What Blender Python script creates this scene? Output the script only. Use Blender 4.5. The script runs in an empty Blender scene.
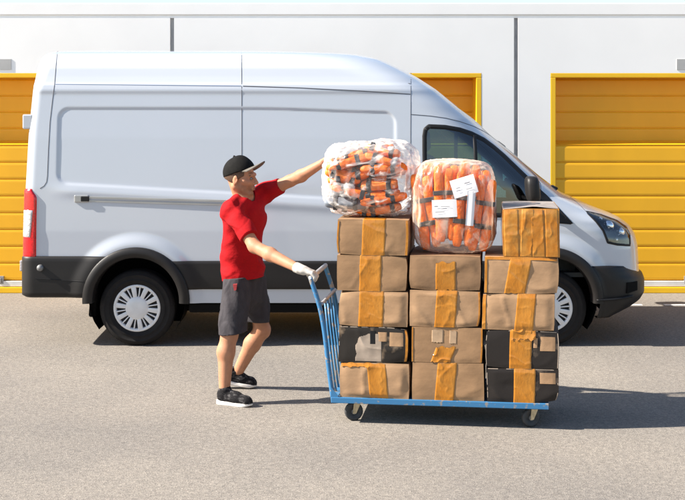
import bpy, bmesh, math, random
import numpy as np
from mathutils import Vector, Matrix, Euler
random.seed(7)
R = math.radians
scene = bpy.context.scene
COL = scene.collection

# ------------------------------------------------------------------ camera model
F, CX, HY, CAMZ = 1240.0, 342.5, 110.0, 2.153      # focal length and horizon of the photograph (685 px wide)
def W(px, py, D):
    return np.array([(px - CX) * D / F, D, CAMZ - (py - HY) * D / F])

# ------------------------------------------------------------------ materials
def new_mat(name):
    m = bpy.data.materials.new(name); m.use_nodes = True
    nt = m.node_tree
    for n in list(nt.nodes): nt.nodes.remove(n)
    out = nt.nodes.new('ShaderNodeOutputMaterial')
    return m, nt, out
def principled(name, col, rough=0.5, metal=0.0, var=0.0, vscale=6.0, bump=0.0, bscale=40.0, coat=0.0, spec=0.5,
               col2=None, stretch=(1, 1, 1), detail=4.0, bdist=0.01, lo=0.35, hi=0.65):
    m, nt, out = new_mat(name)
    b = nt.nodes.new('ShaderNodeBsdfPrincipled')
    b.inputs['Base Color'].default_value = (*col, 1); b.inputs['Roughness'].default_value = rough
    b.inputs['Metallic'].default_value = metal; b.inputs['Coat Weight'].default_value = coat
    b.inputs['Coat Roughness'].default_value = 0.06
    b.inputs['Specular IOR Level'].default_value = spec
    nt.links.new(b.outputs[0], out.inputs[0])
    tc = nt.nodes.new('ShaderNodeTexCoord'); mp = nt.nodes.new('ShaderNodeMapping')
    mp.inputs['Scale'].default_value = stretch
    nt.links.new(tc.outputs['Object'], mp.inputs[0])
    if var > 0 or col2:
        n = nt.nodes.new('ShaderNodeTexNoise'); n.inputs['Scale'].default_value = vscale; n.inputs['Detail'].default_value = detail
        nt.links.new(mp.outputs[0], n.inputs['Vector'])
        r = nt.nodes.new('ShaderNodeValToRGB')
        c2 = col2 if col2 else tuple(c * (1 + var) for c in col)
        c1 = col if col2 else tuple(c * (1 - var) for c in col)
        r.color_ramp.elements[0].position = lo; r.color_ramp.elements[1].position = hi
        r.color_ramp.elements[0].color = (*c1, 1); r.color_ramp.elements[1].color = (*c2, 1)
        nt.links.new(n.outputs['Fac'], r.inputs[0]); nt.links.new(r.outputs[0], b.inputs['Base Color'])
    if bump > 0:
        n2 = nt.nodes.new('ShaderNodeTexNoise'); n2.inputs['Scale'].default_value = bscale; n2.inputs['Detail'].default_value = 5
        nt.links.new(mp.outputs[0], n2.inputs['Vector'])
        bp = nt.nodes.new('ShaderNodeBump'); bp.inputs['Strength'].default_value = bump; bp.inputs['Distance'].default_value = bdist
        nt.links.new(n2.outputs['Fac'], bp.inputs['Height']); nt.links.new(bp.outputs[0], b.inputs['Normal'])
    return m

def asphalt_mat():
    m, nt, out = new_mat('asphalt')
    b = nt.nodes.new('ShaderNodeBsdfPrincipled'); nt.links.new(b.outputs[0], out.inputs[0])
    b.inputs['Roughness'].default_value = 0.9; b.inputs['Specular IOR Level'].default_value = 0.25
    tc = nt.nodes.new('ShaderNodeTexCoord')
    def noise(scale, detail=3):
        n = nt.nodes.new('ShaderNodeTexNoise'); n.inputs['Scale'].default_value = scale; n.inputs['Detail'].default_value = detail
        nt.links.new(tc.outputs['Object'], n.inputs['Vector']); return n
    def ramp(src, p0, c0, p1, c1):
        r = nt.nodes.new('ShaderNodeValToRGB')
        r.color_ramp.elements[0].position = p0; r.color_ramp.elements[1].position = p1
        r.color_ramp.elements[0].color = (*c0, 1); r.color_ramp.elements[1].color = (*c1, 1)
        nt.links.new(src, r.inputs[0]); return r
    def mix(kind, fac, a, bb):
        x = nt.nodes.new('ShaderNodeMixRGB'); x.blend_type = kind; x.inputs[0].default_value = fac
        nt.links.new(a, x.inputs[1]); nt.links.new(bb, x.inputs[2]); return x
    v = nt.nodes.new('ShaderNodeTexVoronoi'); v.inputs['Scale'].default_value = 105
    nt.links.new(tc.outputs['Object'], v.inputs['Vector'])
    sep = nt.nodes.new('ShaderNodeSeparateColor'); nt.links.new(v.outputs['Color'], sep.inputs[0])
    stones = ramp(sep.outputs[0], 0.0, (0.165, 0.149, 0.131), 1.0, (0.268, 0.242, 0.211))
    fine = ramp(noise(210, 2).outputs['Fac'], 0.35, (0.72, 0.72, 0.72), 0.62, (1.16, 1.15, 1.14))
    mid = ramp(noise(26, 4).outputs['Fac'], 0.3, (0.86, 0.86, 0.87), 0.7, (1.12, 1.11, 1.09))
    big = ramp(noise(0.55, 5).outputs['Fac'], 0.33, (0.84, 0.85, 0.87), 0.68, (1.10, 1.09, 1.07))
    x = mix('MULTIPLY', 1, stones.outputs[0], fine.outputs[0])
    x = mix('MULTIPLY', 1, x.outputs[0], mid.outputs[0])
    x = mix('MULTIPLY', 1, x.outputs[0], big.outputs[0])
    nt.links.new(x.outputs[0], b.inputs['Base Color'])
    bp = nt.nodes.new('ShaderNodeBump'); bp.inputs['Strength'].default_value = 0.38; bp.inputs['Distance'].default_value = 0.005
    nt.links.new(v.outputs['Distance'], bp.inputs['Height']); nt.links.new(bp.outputs[0], b.inputs['Normal'])
    return m

def glass_mat(name, tint, gloss=0.12, rough=0.02):
    m, nt, out = new_mat(name)
    t = nt.nodes.new('ShaderNodeBsdfTransparent'); t.inputs[0].default_value = (*tint, 1)
    g = nt.nodes.new('ShaderNodeBsdfGlossy'); g.inputs['Roughness'].default_value = rough
    lw = nt.nodes.new('ShaderNodeFresnel'); lw.inputs['IOR'].default_value = 1.5
    ad = nt.nodes.new('ShaderNodeMath'); ad.operation = 'ADD'; ad.inputs[1].default_value = gloss - 0.04
    ad.use_clamp = True
    nt.links.new(lw.outputs[0], ad.inputs[0])
    mx = nt.nodes.new('ShaderNodeMixShader')
    nt.links.new(ad.outputs[0], mx.inputs[0]); nt.links.new(t.outputs[0], mx.inputs[1]); nt.links.new(g.outputs[0], mx.inputs[2])
    nt.links.new(mx.outputs[0], out.inputs[0])
    return m

def plastic_film(name, lo, hi, scale, tint=(0.9, 0.88, 0.86), stretch=(1, 1, 1), p0=0.35, p1=0.7):
    """thin polythene: clear where it lies flat, milky where it is creased"""
    m, nt, out = new_mat(name)
    tc = nt.nodes.new('ShaderNodeTexCoord'); mp = nt.nodes.new('ShaderNodeMapping'); mp.inputs['Scale'].default_value = stretch
    nt.links.new(tc.outputs['Object'], mp.inputs[0])
    n = nt.nodes.new('ShaderNodeTexNoise'); n.inputs['Scale'].default_value = scale; n.inputs['Detail'].default_value = 6
    n.inputs['Distortion'].default_value = 1.6
    nt.links.new(mp.outputs[0], n.inputs['Vector'])
    mr = nt.nodes.new('ShaderNodeMapRange'); mr.inputs[1].default_value = p0; mr.inputs[2].default_value = p1
    mr.inputs[3].default_value = lo; mr.inputs[4].default_value = hi
    nt.links.new(n.outputs['Fac'], mr.inputs[0])
    t = nt.nodes.new('ShaderNodeBsdfTransparent'); t.inputs[0].default_value = (0.97, 0.96, 0.95, 1)
    d = nt.nodes.new('ShaderNodeBsdfDiffuse'); d.inputs[0].default_value = (*tint, 1)
    tl = nt.nodes.new('ShaderNodeBsdfTranslucent'); tl.inputs[0].default_value = (*tint, 1)
    g = nt.nodes.new('ShaderNodeBsdfGlossy'); g.inputs['Roughness'].default_value = 0.22
    bp = nt.nodes.new('ShaderNodeBump'); bp.inputs['Strength'].default_value = 0.9; bp.inputs['Distance'].default_value = 0.012
    nt.links.new(n.outputs['Fac'], bp.inputs['Height'])
    for x in (d, g, tl): nt.links.new(bp.outputs[0], x.inputs['Normal'])
    a = nt.nodes.new('ShaderNodeMixShader'); a.inputs[0].default_value = 0.35
    nt.links.new(d.outputs[0], a.inputs[1]); nt.links.new(tl.outputs[0], a.inputs[2])
    a2 = nt.nodes.new('ShaderNodeMixShader'); a2.inputs[0].default_value = 0.18
    nt.links.new(a.outputs[0], a2.inputs[1]); nt.links.new(g.outputs[0], a2.inputs[2])
    lw = nt.nodes.new('ShaderNodeLayerWeight'); lw.inputs['Blend'].default_value = 0.35
    pw = nt.nodes.new('ShaderNodeMath'); pw.operation = 'MULTIPLY'; pw.inputs[1].default_value = 0.75
    ad = nt.nodes.new('ShaderNodeMath'); ad.operation = 'ADD'; ad.use_clamp = True
    nt.links.new(lw.outputs['Facing'], pw.inputs[0]); nt.links.new(pw.outputs[0], ad.inputs[0]); nt.links.new(mr.outputs[0], ad.inputs[1])
    c = nt.nodes.new('ShaderNodeMixShader'); nt.links.new(ad.outputs[0], c.inputs[0])
    nt.links.new(t.outputs[0], c.inputs[1]); nt.links.new(a2.outputs[0], c.inputs[2])
    nt.links.new(c.outputs[0], out.inputs[0])
    return m

M = {}
M['asphalt'] = asphalt_mat()
M['white_wall'] = principled('white_render', (0.92, 0.895, 0.855), 0.75, var=0.02, vscale=1.5, bump=0.05, bscale=60, bdist=0.002)
M['wall_gap'] = principled('gap_grey', (0.42, 0.42, 0.43), 0.7, var=0.1)
M['yellow'] = principled('yellow_steel', (0.87, 0.435, 0.008), 0.42, var=0.035, vscale=2.5, stretch=(1, 1, 0.5))
M['yellow_frame'] = principled('yellow_frame_steel', (0.88, 0.50, 0.010), 0.4, var=0.03, vscale=3)
M['plaque'] = principled('grey_plaque', (0.42, 0.41, 0.39), 0.5, var=0.04, vscale=9)
M['lock'] = principled('lock_metal', (0.32, 0.31, 0.30), 0.4, 0.5, var=0.2, vscale=30)
M['sill_white'] = principled('white_sill', (0.72, 0.70, 0.66), 0.6, var=0.07, vscale=5)
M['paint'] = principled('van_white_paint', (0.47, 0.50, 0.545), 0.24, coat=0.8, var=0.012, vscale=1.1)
M['black_plastic'] = principled('black_plastic', (0.011, 0.0095, 0.009), 0.5, spec=0.35, var=0.12, vscale=4, bump=0.06, bscale=220, bdist=0.001)
M['trim_dark'] = principled('dark_trim', (0.006, 0.006, 0.007), 0.55, spec=0.3)
M['seam'] = principled('panel_gap_dark', (0.07, 0.075, 0.09), 0.7)
M['tyre'] = principled('tyre_rubber', (0.013, 0.0115, 0.011), 0.8, spec=0.25, var=0.15, vscale=12, bump=0.15, bscale=120, bdist=0.002)
M['hubcap'] = principled('silver_white_hubcap', (0.66, 0.66, 0.66), 0.35, 0.15, var=0.04, vscale=12)
M['rim_dark'] = principled('dark_rim', (0.035, 0.035, 0.037), 0.6)
M['under'] = principled('underbody_black', (0.007, 0.0065, 0.006), 0.9, spec=0.1)
M['interior'] = principled('cab_dark', (0.03, 0.034, 0.034), 0.7, var=0.15)
M['seat'] = principled('cab_seat_cloth', (0.055, 0.07, 0.07), 0.85, var=0.2, vscale=20)
M['glass'] = glass_mat('window_glass', (0.22, 0.40, 0.41), 0.15)
M['lens'] = glass_mat('lamp_lens', (0.85, 0.88, 0.9), 0.12)
M['chrome'] = principled('chrome', (0.75, 0.76, 0.78), 0.12, 1.0)
M['rail_metal'] = principled('rail_aluminium', (0.42, 0.42, 0.41), 0.35, 0.6, var=0.1, vscale=14, stretch=(0.2, 1, 3))
M['red_lens'] = principled('red_lamp_lens', (0.62, 0.008, 0.012), 0.18, coat=0.5, var=0.25, vscale=60)
M['clear_lens'] = principled('clear_lamp_lens', (0.52, 0.50, 0.50), 0.15, 0.2, var=0.35, vscale=70, coat=0.5)
M['lamp_black'] = principled('lamp_housing', (0.02, 0.024, 0.03), 0.2, 0.3)
M['cap'] = principled('black_cap_cloth', (0.007, 0.0065, 0.006), 0.85, spec=0.15, var=0.2, vscale=40, bump=0.2, bscale=300, bdist=0.001)
M['brim'] = principled('grey_brim_cloth', (0.12, 0.105, 0.085), 0.75, var=0.15, vscale=30)
M['skin'] = principled('skin', (0.41, 0.195, 0.110), 0.58, var=0.14, vscale=22, detail=8, spec=0.3, bump=0.12, bscale=90, bdist=0.002, lo=0.25, hi=0.75)
_b = [n for n in M['skin'].node_tree.nodes if n.type == 'BSDF_PRINCIPLED'][0]
_nt = M['skin'].node_tree; _at = _nt.nodes.new('ShaderNodeAttribute'); _at.attribute_name = 'stubble'
_mx = _nt.nodes.new('ShaderNodeMixRGB'); _mx.inputs[2].default_value = (0.13, 0.065, 0.038, 1)
_src = _b.inputs['Base Color'].links[0].from_socket; _nt.links.new(_at.outputs['Fac'], _mx.inputs[0]); _nt.links.new(_src, _mx.inputs[1]); _nt.links.new(_mx.outputs[0], _b.inputs['Base Color'])
_b.inputs['Subsurface Weight'].default_value = 0.12; _b.inputs['Subsurface Scale'].default_value = 0.02; _b.inputs['Subsurface Radius'].default_value = (1.0, 0.35, 0.2)
M['hair'] = principled('brown_hair', (0.09, 0.045, 0.024), 0.65, var=0.3, vscale=80, bump=0.4, bscale=160, bdist=0.003)
M['eye'] = principled('eye', (0.16, 0.13, 0.11), 0.15)
M['lip'] = principled('lip', (0.36, 0.13, 0.10), 0.45)
M['shirt'] = principled('red_jersey', (0.34, 0.005, 0.008), 0.85, var=0.08, vscale=7, bump=0.55, bscale=16, bdist=0.012, spec=0.15, stretch=(1,1,1.5))
M['shorts'] = principled('charcoal_cotton', (0.044, 0.040, 0.044), 0.9, spec=0.15, var=0.14, vscale=14, bump=0.6, bscale=18, bdist=0.012, stretch=(1.3,1.3,0.8))
M['red_patch'] = principled('red_patch', (0.22, 0.012, 0.014), 0.7, var=0.2, vscale=60)
M['glove'] = principled('pale_work_glove', (0.46, 0.43, 0.39), 0.9, var=0.12, vscale=40, bump=0.4, bscale=300, bdist=0.001)
M['shoe'] = principled('black_knit_shoe', (0.010, 0.009, 0.010), 0.85, spec=0.2, col2=(0.075, 0.07, 0.07), lo=0.5, hi=0.68, vscale=38, stretch=(1,1,1.6), bump=0.4, bscale=240, bdist=0.001)
M['lace'] = principled('grey_lace', (0.14, 0.13, 0.13), 0.8)
M['sock'] = principled('black_sock', (0.016, 0.014, 0.014), 0.9)
M['sole'] = principled('white_sole', (0.66, 0.62, 0.58), 0.6, var=0.08, vscale=30)
M['blue_steel'] = principled('worn_blue_paint', (0.030, 0.145, 0.30), 0.5, col2=(0.22, 0.20, 0.18), vscale=26, detail=9, lo=0.575, hi=0.64)
M['bare_steel'] = principled('worn_bare_steel', (0.36, 0.35, 0.35), 0.45, 0.4, col2=(0.10, 0.20, 0.36), vscale=30, detail=6, lo=0.56, hi=0.66)
M['caster_metal'] = principled('zinc_fork', (0.50, 0.42, 0.28), 0.4, 0.7, var=0.2, vscale=40)
M['caster_rubber'] = principled('caster_rubber', (0.035, 0.036, 0.038), 0.65, var=0.2, vscale=30)
M['caster_hub'] = principled('caster_hub', (0.20, 0.20, 0.20), 0.5, 0.5)
M['orange'] = principled('orange_nylon', (0.86, 0.17, 0.006), 0.6, var=0.16, vscale=26, bump=0.6, bscale=32, bdist=0.012)
M['orange_pale'] = principled('orange_pink_nylon', (0.86, 0.22, 0.03), 0.6, var=0.14, vscale=26, bump=0.35, bscale=90, bdist=0.004)
M['strap'] = principled('grey_strap', (0.040, 0.044, 0.052), 0.7, var=0.2, vscale=30)
M['grey_lining'] = principled('slate_lining', (0.16, 0.18, 0.21), 0.75, var=0.2, vscale=20)
M['film_milky'] = plastic_film('milky_polythene', 0.05, 0.94, 7.0, tint=(0.94, 0.90, 0.84), stretch=(0.8, 0.8, 1.7), p0=0.51, p1=0.68)
M['film_clear'] = plastic_film('clear_polythene', 0.05, 0.62, 6.5, tint=(0.92, 0.78, 0.64), stretch=(1.6, 1.0, 0.7), p0=0.50, p1=0.70)
M['paper'] = principled('white_paper', (0.72, 0.71, 0.72), 0.7, var=0.03, vscale=9)
M['ink'] = principled('printed_ink', (0.10, 0.10, 0.12), 0.8)
M['line_paint'] = principled('white_road_paint', (0.62, 0.61, 0.58), 0.8, col2=(0.25, 0.24, 0.23), vscale=22, detail=6, lo=0.58, hi=0.66)

def cardboard(name, base, var=0.10):
    return principled(name, base, 0.8, var=var*1.5, vscale=5, detail=8, bump=0.32, bscale=16, bdist=0.006, stretch=(1, 1, 1.6), spec=0.3)
M['card'] = cardboard('brown_cardboard', (0.28, 0.165, 0.085))
M['card_pale'] = cardboard('pale_cardboard', (0.34, 0.207, 0.113))
M['card_dark'] = cardboard('dark_cardboard', (0.235, 0.138, 0.073))
M['card_black'] = principled('black_printed_cardboard', (0.018, 0.014, 0.011), 0.6, spec=0.3, col2=(0.24, 0.17, 0.11), vscale=5.5, detail=9, lo=0.56, hi=0.66, bump=0.15, bscale=40, bdist=0.004)
M['card_black2'] = principled('black_worn_cardboard', (0.016, 0.012, 0.010), 0.6, spec=0.3, col2=(0.20, 0.15, 0.11), vscale=4.0, detail=9, lo=0.60, hi=0.70, bump=0.15, bscale=40, bdist=0.004)
M['faded'] = principled('faded_print', (0.33, 0.26, 0.20), 0.8, var=0.2, vscale=12)
M['tape'] = principled('orange_brown_tape', (0.40, 0.145, 0.009), 0.16, col2=(0.45, 0.19, 0.025), lo=0.40, hi=0.75, detail=5, vscale=7, stretch=(1.6,1,0.7), bump=0.3, bscale=55, bdist=0.004, coat=0.3)
M['tape_box'] = principled('tape_wrapped', (0.38, 0.135, 0.009), 0.2, col2=(0.50, 0.25, 0.05), lo=0.42, hi=0.8, detail=8, vscale=12, bump=0.35, bscale=26, bdist=0.006, coat=0.3)
M['clear_tape'] = principled('clear_tape', (0.40, 0.27, 0.165), 0.15, var=0.15, vscale=12, coat=0.5)

# ------------------------------------------------------------------ object helpers
def tag(o, label, cat, group=None):
    o['label'] = label; o['category'] = cat
    if group: o['group'] = group
    return o
def empty(name, loc=(0, 0, 0), rz=0.0):
    o = bpy.data.objects.new(name, None); COL.objects.link(o)
    o.location = loc; o.rotation_euler = (0, 0, rz); o.empty_display_size = 0.2
    bpy.context.view_layer.update()
    return o
def wm(o):
    m = o.matrix_basis.copy()
    while o.parent is not None:
        o = o.parent; m = o.matrix_basis @ m
    return m
def obj(name, verts, faces, mat, parent=None, smooth=False, world=True, bevel=0.0, segs=2, angle=40):
    """one mesh object; vertices given in world space (world=True) or in the parent's space"""
    me = bpy.data.meshes.new(name)
    me.from_pydata([tuple(map(float, v)) for v in verts], [], [tuple(int(i) for i in f) for f in faces])
    me.validate()
    o = bpy.data.objects.new(name, me); COL.objects.link(o)
    me.materials.append(mat)
    if parent is not None:
        if world: me.transform(wm(parent).inverted())
        o.parent = parent
    if smooth:
        for p in me.polygons: p.use_smooth = True
    if bevel > 0:
        b = o.modifiers.new('bevel', 'BEVEL'); b.width = bevel; b.segments = segs; b.limit_method = 'ANGLE'; b.angle_limit = R(angle)
        b.harden_normals = False
    me.update()
    return o
class MB:
    def __init__(s): s.v = []; s.f = []
    def add(s, verts, faces):
        n = len(s.v); s.v += [np.array(v, float) for v in verts]; s.f += [tuple(i + n for i in f) for f in faces]; return s
    def box(s, x0, x1, y0, y1, z0, z1):
        v = [(x0,y0,z0),(x1,y0,z0),(x1,y1,z0),(x0,y1,z0),(x0,y0,z1),(x1,y0,z1),(x1,y1,z1),(x0,y1,z1)]
        f = [(0,3,2,1),(4,5,6,7),(0,1,5,4),(1,2,6,5),(2,3,7,6),(3,0,4,7)]
        return s.add(v, f)
    def obox(s, c, ax, ay, az):
        """box centred at c with half axis vectors"""
        c, ax, ay, az = map(lambda q: np.array(q, float), (c, ax, ay, az))
        v = [c+sx*ax+sy*ay+sz*az for sz in (-1,1) for sx,sy in ((-1,-1),(1,-1),(1,1),(-1,1))]
        f = [(0,3,2,1),(4,5,6,7),(0,1,5,4),(1,2,6,5),(2,3,7,6),(3,0,4,7)]
        return s.add(v, f)
    def tube(s, pts, r, n=12, cap=True):
        pts = [np.array(p, float) for p in pts]
        rr = r if hasattr(r, '__len__') else [r] * len(pts)
        base = len(s.v); up = None
        for i, p in enumerate(pts):
            d = pts[min(i+1, len(pts)-1)] - pts[max(i-1, 0)]; d /= np.linalg.norm(d)
            if up is None:
                up = np.array([0, 0, 1.0]) if abs(d[2]) < 0.9 else np.array([1.0, 0, 0])
            a = np.cross(d, up); a /= np.linalg.norm(a); b = np.cross(a, d); up = b
            for k in range(n):
                t = 2*math.pi*k/n; s.v.append(p + rr[i]*(math.cos(t)*a + math.sin(t)*b))
        for i in range(len(pts)-1):
            for k in range(n):
                k2 = (k+1) % n
                s.f.append((base+i*n+k, base+i*n+k2, base+(i+1)*n+k2, base+(i+1)*n+k))
        if cap:
            s.f.append(tuple(base+k for k in reversed(range(n)))); s.f.append(tuple(base+(len(pts)-1)*n+k for k in range(n)))
        return s
    def lathe(s, prof, c, axis='y', n=48, close=False):
        """prof: (radius, along-axis) pairs turned round an axis through c"""
        base = len(s.v); c = np.array(c, float); m = len(prof)
        for k in range(n):
            t = 2*math.pi*k/n
            for r, a in prof:
                if axis == 'y': s.v.append(c + np.array([r*math.cos(t), a, r*math.sin(t)]))
                else: s.v.append(c + np.array([r*math.cos(t), r*math.sin(t), a]))
        for k in range(n):
            k2 = (k+1) % n
            for i in range(m if close else m-1):
                i2 = (i+1) % m
                s.f.append((base+k*m+i, base+k2*m+i, base+k2*m+i2, base+k*m+i2))
        return s
    def build(s, name, mat, parent=None, **kw): return obj(name, s.v, s.f, mat, parent, **kw)
def smooth_path(pts, per=6):
    """Catmull-Rom through points"""
    pts = [np.array(p, float) for p in pts]; P = [2*pts[0]-pts[1]] + pts + [2*pts[-1]-pts[-2]]; out = []
    for i in range(1, len(P)-2):
        for k in range(per):
            t = k/per; a, b, c, d = P[i-1], P[i], P[i+1], P[i+2]
            out.append(0.5*((2*b)+(-a+c)*t+(2*a-5*b+4*c-d)*t*t+(-a+3*b-3*c+d)*t**3))
    out.append(pts[-1]); return out
def nz(p, scale, seed, octs=3, rough=0.5):
    """smooth numpy noise, about -1..1; p is (..., 3)"""
    rs = np.random.RandomState(seed); r = 0; amp = 1.0; tot = 0
    for o in range(octs):
        k = rs.normal(size=(6, 3)); k /= np.linalg.norm(k, axis=1)[:, None]; k *= (0.6+0.8*rs.rand(6, 1)) * scale * 2**o
        ph = rs.rand(6) * 6.28
        w = 0
        q = p + 0.35/(scale*2**o)*np.sin(p[..., [1, 2, 0]]*scale*2**o*1.3 + rs.rand(3)*6)
        for i in range(6): w = w + np.sin(q @ k[i] + ph[i])
        r = r + amp * w/2.6; tot += amp; amp *= rough
    return r / tot

# ------------------------------------------------------------------ ground
g = MB().add([(-250,-120,0),(250,-120,0),(250,400,0),(-250,400,0)], [(0,1,2,3)]).build('ground', M['asphalt']); g['kind'] = 'structure'
for (x0, x1) in ((630.5, 642), (664, 700)):
    a, b = W(x0, 305, 13.69), W(x1, 305, 13.69)
    l = MB().add([(a[0],13.64,0.004),(b[0],13.64,0.004),(b[0],13.73,0.004),(a[0],13.73,0.004)], [(0,1,2,3)]).build('road_marking', M['line_paint'])
    l['kind'] = 'structure'

# ------------------------------------------------------------------ storage building
BY = 14.59; S85 = F/BY
bx = lambda px: (px-CX)/S85
bz = lambda py: CAMZ-(py-HY)/S85
BAY = 344/S85
building = empty('storage_building', (bx(344), BY, 0))
tag(building, 'long white storage building with a row of yellow roller doors', 'building')
ZT, ZG0, ZG1 = bz(3.2), bz(18.0), bz(15.0)
DW, DH = 137.5/S85, bz(73.2)          # half width and height of the door frame
GAPW = 0.024
def bay(cx):
    m = MB(); y0, y1 = BY, BY+0.55
    x0, x1 = cx-BAY/2+GAPW, cx+BAY/2-GAPW
    m.box(x0, cx-DW, y0, y1, 0, DH); m.box(cx+DW, x1, y0, y1, 0, DH); m.box(x0, x1, y0, y1, DH, ZG0)
    m.build('wall_panel', M['white_wall'], building)
def door(cx):
    fw, ft = 0.062, 0.052; yf = BY-0.002
    root = MB()
    # leaf of horizontal sections with a rolled lip at every joint; upper part set back, a shape added to put it in shade
    sec = 16.8/S85; z = bz(280.3); zs = [z]
    while z < DH-ft-0.01: z = min(z+sec, DH-ft-0.001); zs.append(z)
    x0, x1 = cx-DW+fw, cx+DW-fw
    prof = []
    setback = lambda zz: BY+0.012+0.40*float(np.clip((zz-1.745)/0.04, 0, 1))
    for i in range(len(zs)-1):
        a, b = zs[i], zs[i+1]
        prof += [(a, 0.014), (a+0.009, 0.013), (a+0.012, 0.001), (a+0.03, -0.001), ((a+b)/2, -0.001), (b-0.03, -0.001), (b-0.010, 0.001), (b-0.002, 0.008)]
    n = 2; vs = []; fs = []
    prof.insert(0, (zs[0]-0.001, 0.02)); ze = [i for i, q in enumerate(prof) if q[0] < 1.745][-1]
    prof[ze+1:ze+1] = [(1.745, 0.0), (1.746, 0.0), (1.785, 0.0)]; prof = sorted([q for q in prof if not 1.746 < q[0] < 1.785])
    for (zz, o) in prof:
        vs += [(x0, setback(zz)+o, zz), (x1, setback(zz)+o, zz)]
    for i in range(len(prof)-1): fs.append((2*i, 2*i+1, 2*i+3, 2*i+2))
    root.add(vs, fs)
    d = root.build('roller_door', M['yellow'], building)
    fr = MB()
    fr.box(cx-DW, cx-DW+fw, yf, BY+0.46, 0.07, DH-ft); fr.box(cx+DW-fw, cx+DW, yf, BY+0.46, 0.07, DH-ft); fr.box(cx-DW, cx+DW, yf, BY+0.46, DH-ft, DH)
    fr.build('door_frame', M['yellow_frame'], d, bevel=0.006)
    MB().box(cx-DW+fw, cx+DW-fw, BY-0.004, BY+0.2, bz(286.5), bz(281)).build('bottom_rail', M['sill_white'], d, bevel=0.004)
    MB().box(cx-DW-0.0, cx+DW, BY-0.02, BY+0.2, 0.0, bz(287)).build('threshold', M['yellow_frame'], d, bevel=0.008)
    for sx in (-DW+0.135, DW-0.19) if False else ((0.0),):
        pass
    k = MB(); k.box(cx-0.045, cx+0.045, BY-0.005, BY+0.05, bz(284), bz(276)); k.box(cx-0.02, cx+0.02, BY-0.016, BY-0.005, bz(283), bz(278))
    k.build('lock', M['lock'], d, bevel=0.004)
    MB().box(cx-0.135, cx+0.135, BY-0.006, BY+0.002, bz(70), bz(59)).build('plaque', M['plaque'], building, bevel=0.003)
for k in (-2, -1, 0, 1, 2):
    cx = bx(344)+k*BAY; bay(cx); door(cx)
X0, X1 = bx(344)-2.5*BAY, bx(344)+2.5*BAY
MB().box(X0, X1, BY-0.004, BY+0.35, ZG1, ZT).build('cornice', M['white_wall'], building, bevel=0.008)
m = MB()
jm = MB(); jm.box(X0+0.02, X1-0.02, BY+0.018, BY+0.35, ZG0+0.0005, ZG1-0.0005); jm.build('cornice_joint', M['white_wall'], building)
for k in range(-2, 4): x = bx(344)+(k-0.5)*BAY; MB().box(x-GAPW+0.001, x+GAPW-0.001, BY+0.06, BY+0.34, 0, ZG0).build('shadow_joint', M['wall_gap'], building)
m = MB(); m.box(X0, X1, BY+0.56, BY+9, 0, ZT-0.15)
m.build('rear_block', M['white_wall'], building)

# ------------------------------------------------------------------ delivery van
YN, YC = 11.28, 12.31; HW = YC-YN
def side_x(px, D=YN): return (px-CX)*D/F
zg = np.arange(0, 2.80, 0.004)
def table(pts, smooth=9):
    pts = sorted(pts); a = np.interp(zg, [p[0] for p in pts], [p[1] for p in pts])
    k = np.ones(smooth)/smooth; pad = smooth//2
    return np.convolve(np.pad(a, pad, mode='edge'), k, mode='valid')
INS = table([(0.2,0.05),(0.40,0.02),(0.6,0.004),(0.8,0),(1.05,0.0),(1.45,0.018),(1.9,0.055),(2.37,0.105),(2.385,0.108),(2.40,0.122),(2.46,0.15),(2.54,0.182),(2.60,0.225),(2.645,0.285),(2.68,0.36),(2.705,0.47),(2.72,0.66),(2.728,0.86)], 5)
def cz(px, py, D): q = W(px, py, D); return (q[2], q[0])
XR = table([cz(24,300,11.40),cz(23,258,11.40),cz(24,186,11.40),cz(26,130,11.40),cz(29,98,11.42),cz(32,72,11.47),(2.64,side_x(34.5,11.5)),(2.69,side_x(38,11.5)),(2.715,side_x(45,11.6)),(2.728,side_x(60,11.7))], 5)
DF = 12.05
XFp = [cz(635.8,300,DF),cz(635.8,264,DF),cz(634.4,241.6,DF),cz(631.6,230.4,DF),cz(626,222,DF),cz(616,215,DF),cz(594,206.6,DF),cz(576,198.5,DF),cz(560,191.5,DF),cz(552,185.5,DF),cz(540,175.5,11.95),cz(516,154,11.85),cz(494,136,11.8),cz(477,119.5,11.75),cz(459,105,11.7),cz(440,89.6,11.7),cz(421,77.2,11.7),cz(411,71.7,11.7),cz(400,66,11.7),cz(383,58.3,11.75),cz(362,53.5,11.8),(2.705,side_x(338,11.8)),(2.718,side_x(310,11.8)),(2.728,side_x(270,11.8))]
XF = table(XFp, 7)
AF = table([(0.3,0.66),(0.9,0.64),(1.15,0.62),(1.3,0.60),(1.5,0.50),(2.2,0.48),(2.45,0.62),(2.6,0.9),(2.72,1.3)], 15)
RR = table([(0.3,0.10),(2.3,0.10),(2.6,0.16),(2.728,0.16)], 9)
EXN = 2.9
def at(tab, z): return np.interp(z, zg, tab)
xwr, xwf = side_x(136.9, 11.31), side_x(549.2, 11.31); ZW = 0.345; ZA = 0.42
def smst(a, b, x): t = np.clip((x-a)/(b-a), 0, 1); return t*t*(3-2*t)
def rbox_sd(x, z, x0, x1, z0, z1, r):
    dx = np.abs(x-(x0+x1)/2)-((x1-x0)/2-r); dz = np.abs(z-(z0+z1)/2)-((z1-z0)/2-r)
    return np.minimum(np.maximum(dx, dz), 0)+np.sqrt(np.maximum(dx, 0)**2+np.maximum(dz, 0)**2)-r
PZ1 = W(200,107.5,11.37)[2]; PX0, PX1 = side_x(58,11.36), side_x(396,11.36); 
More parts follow.
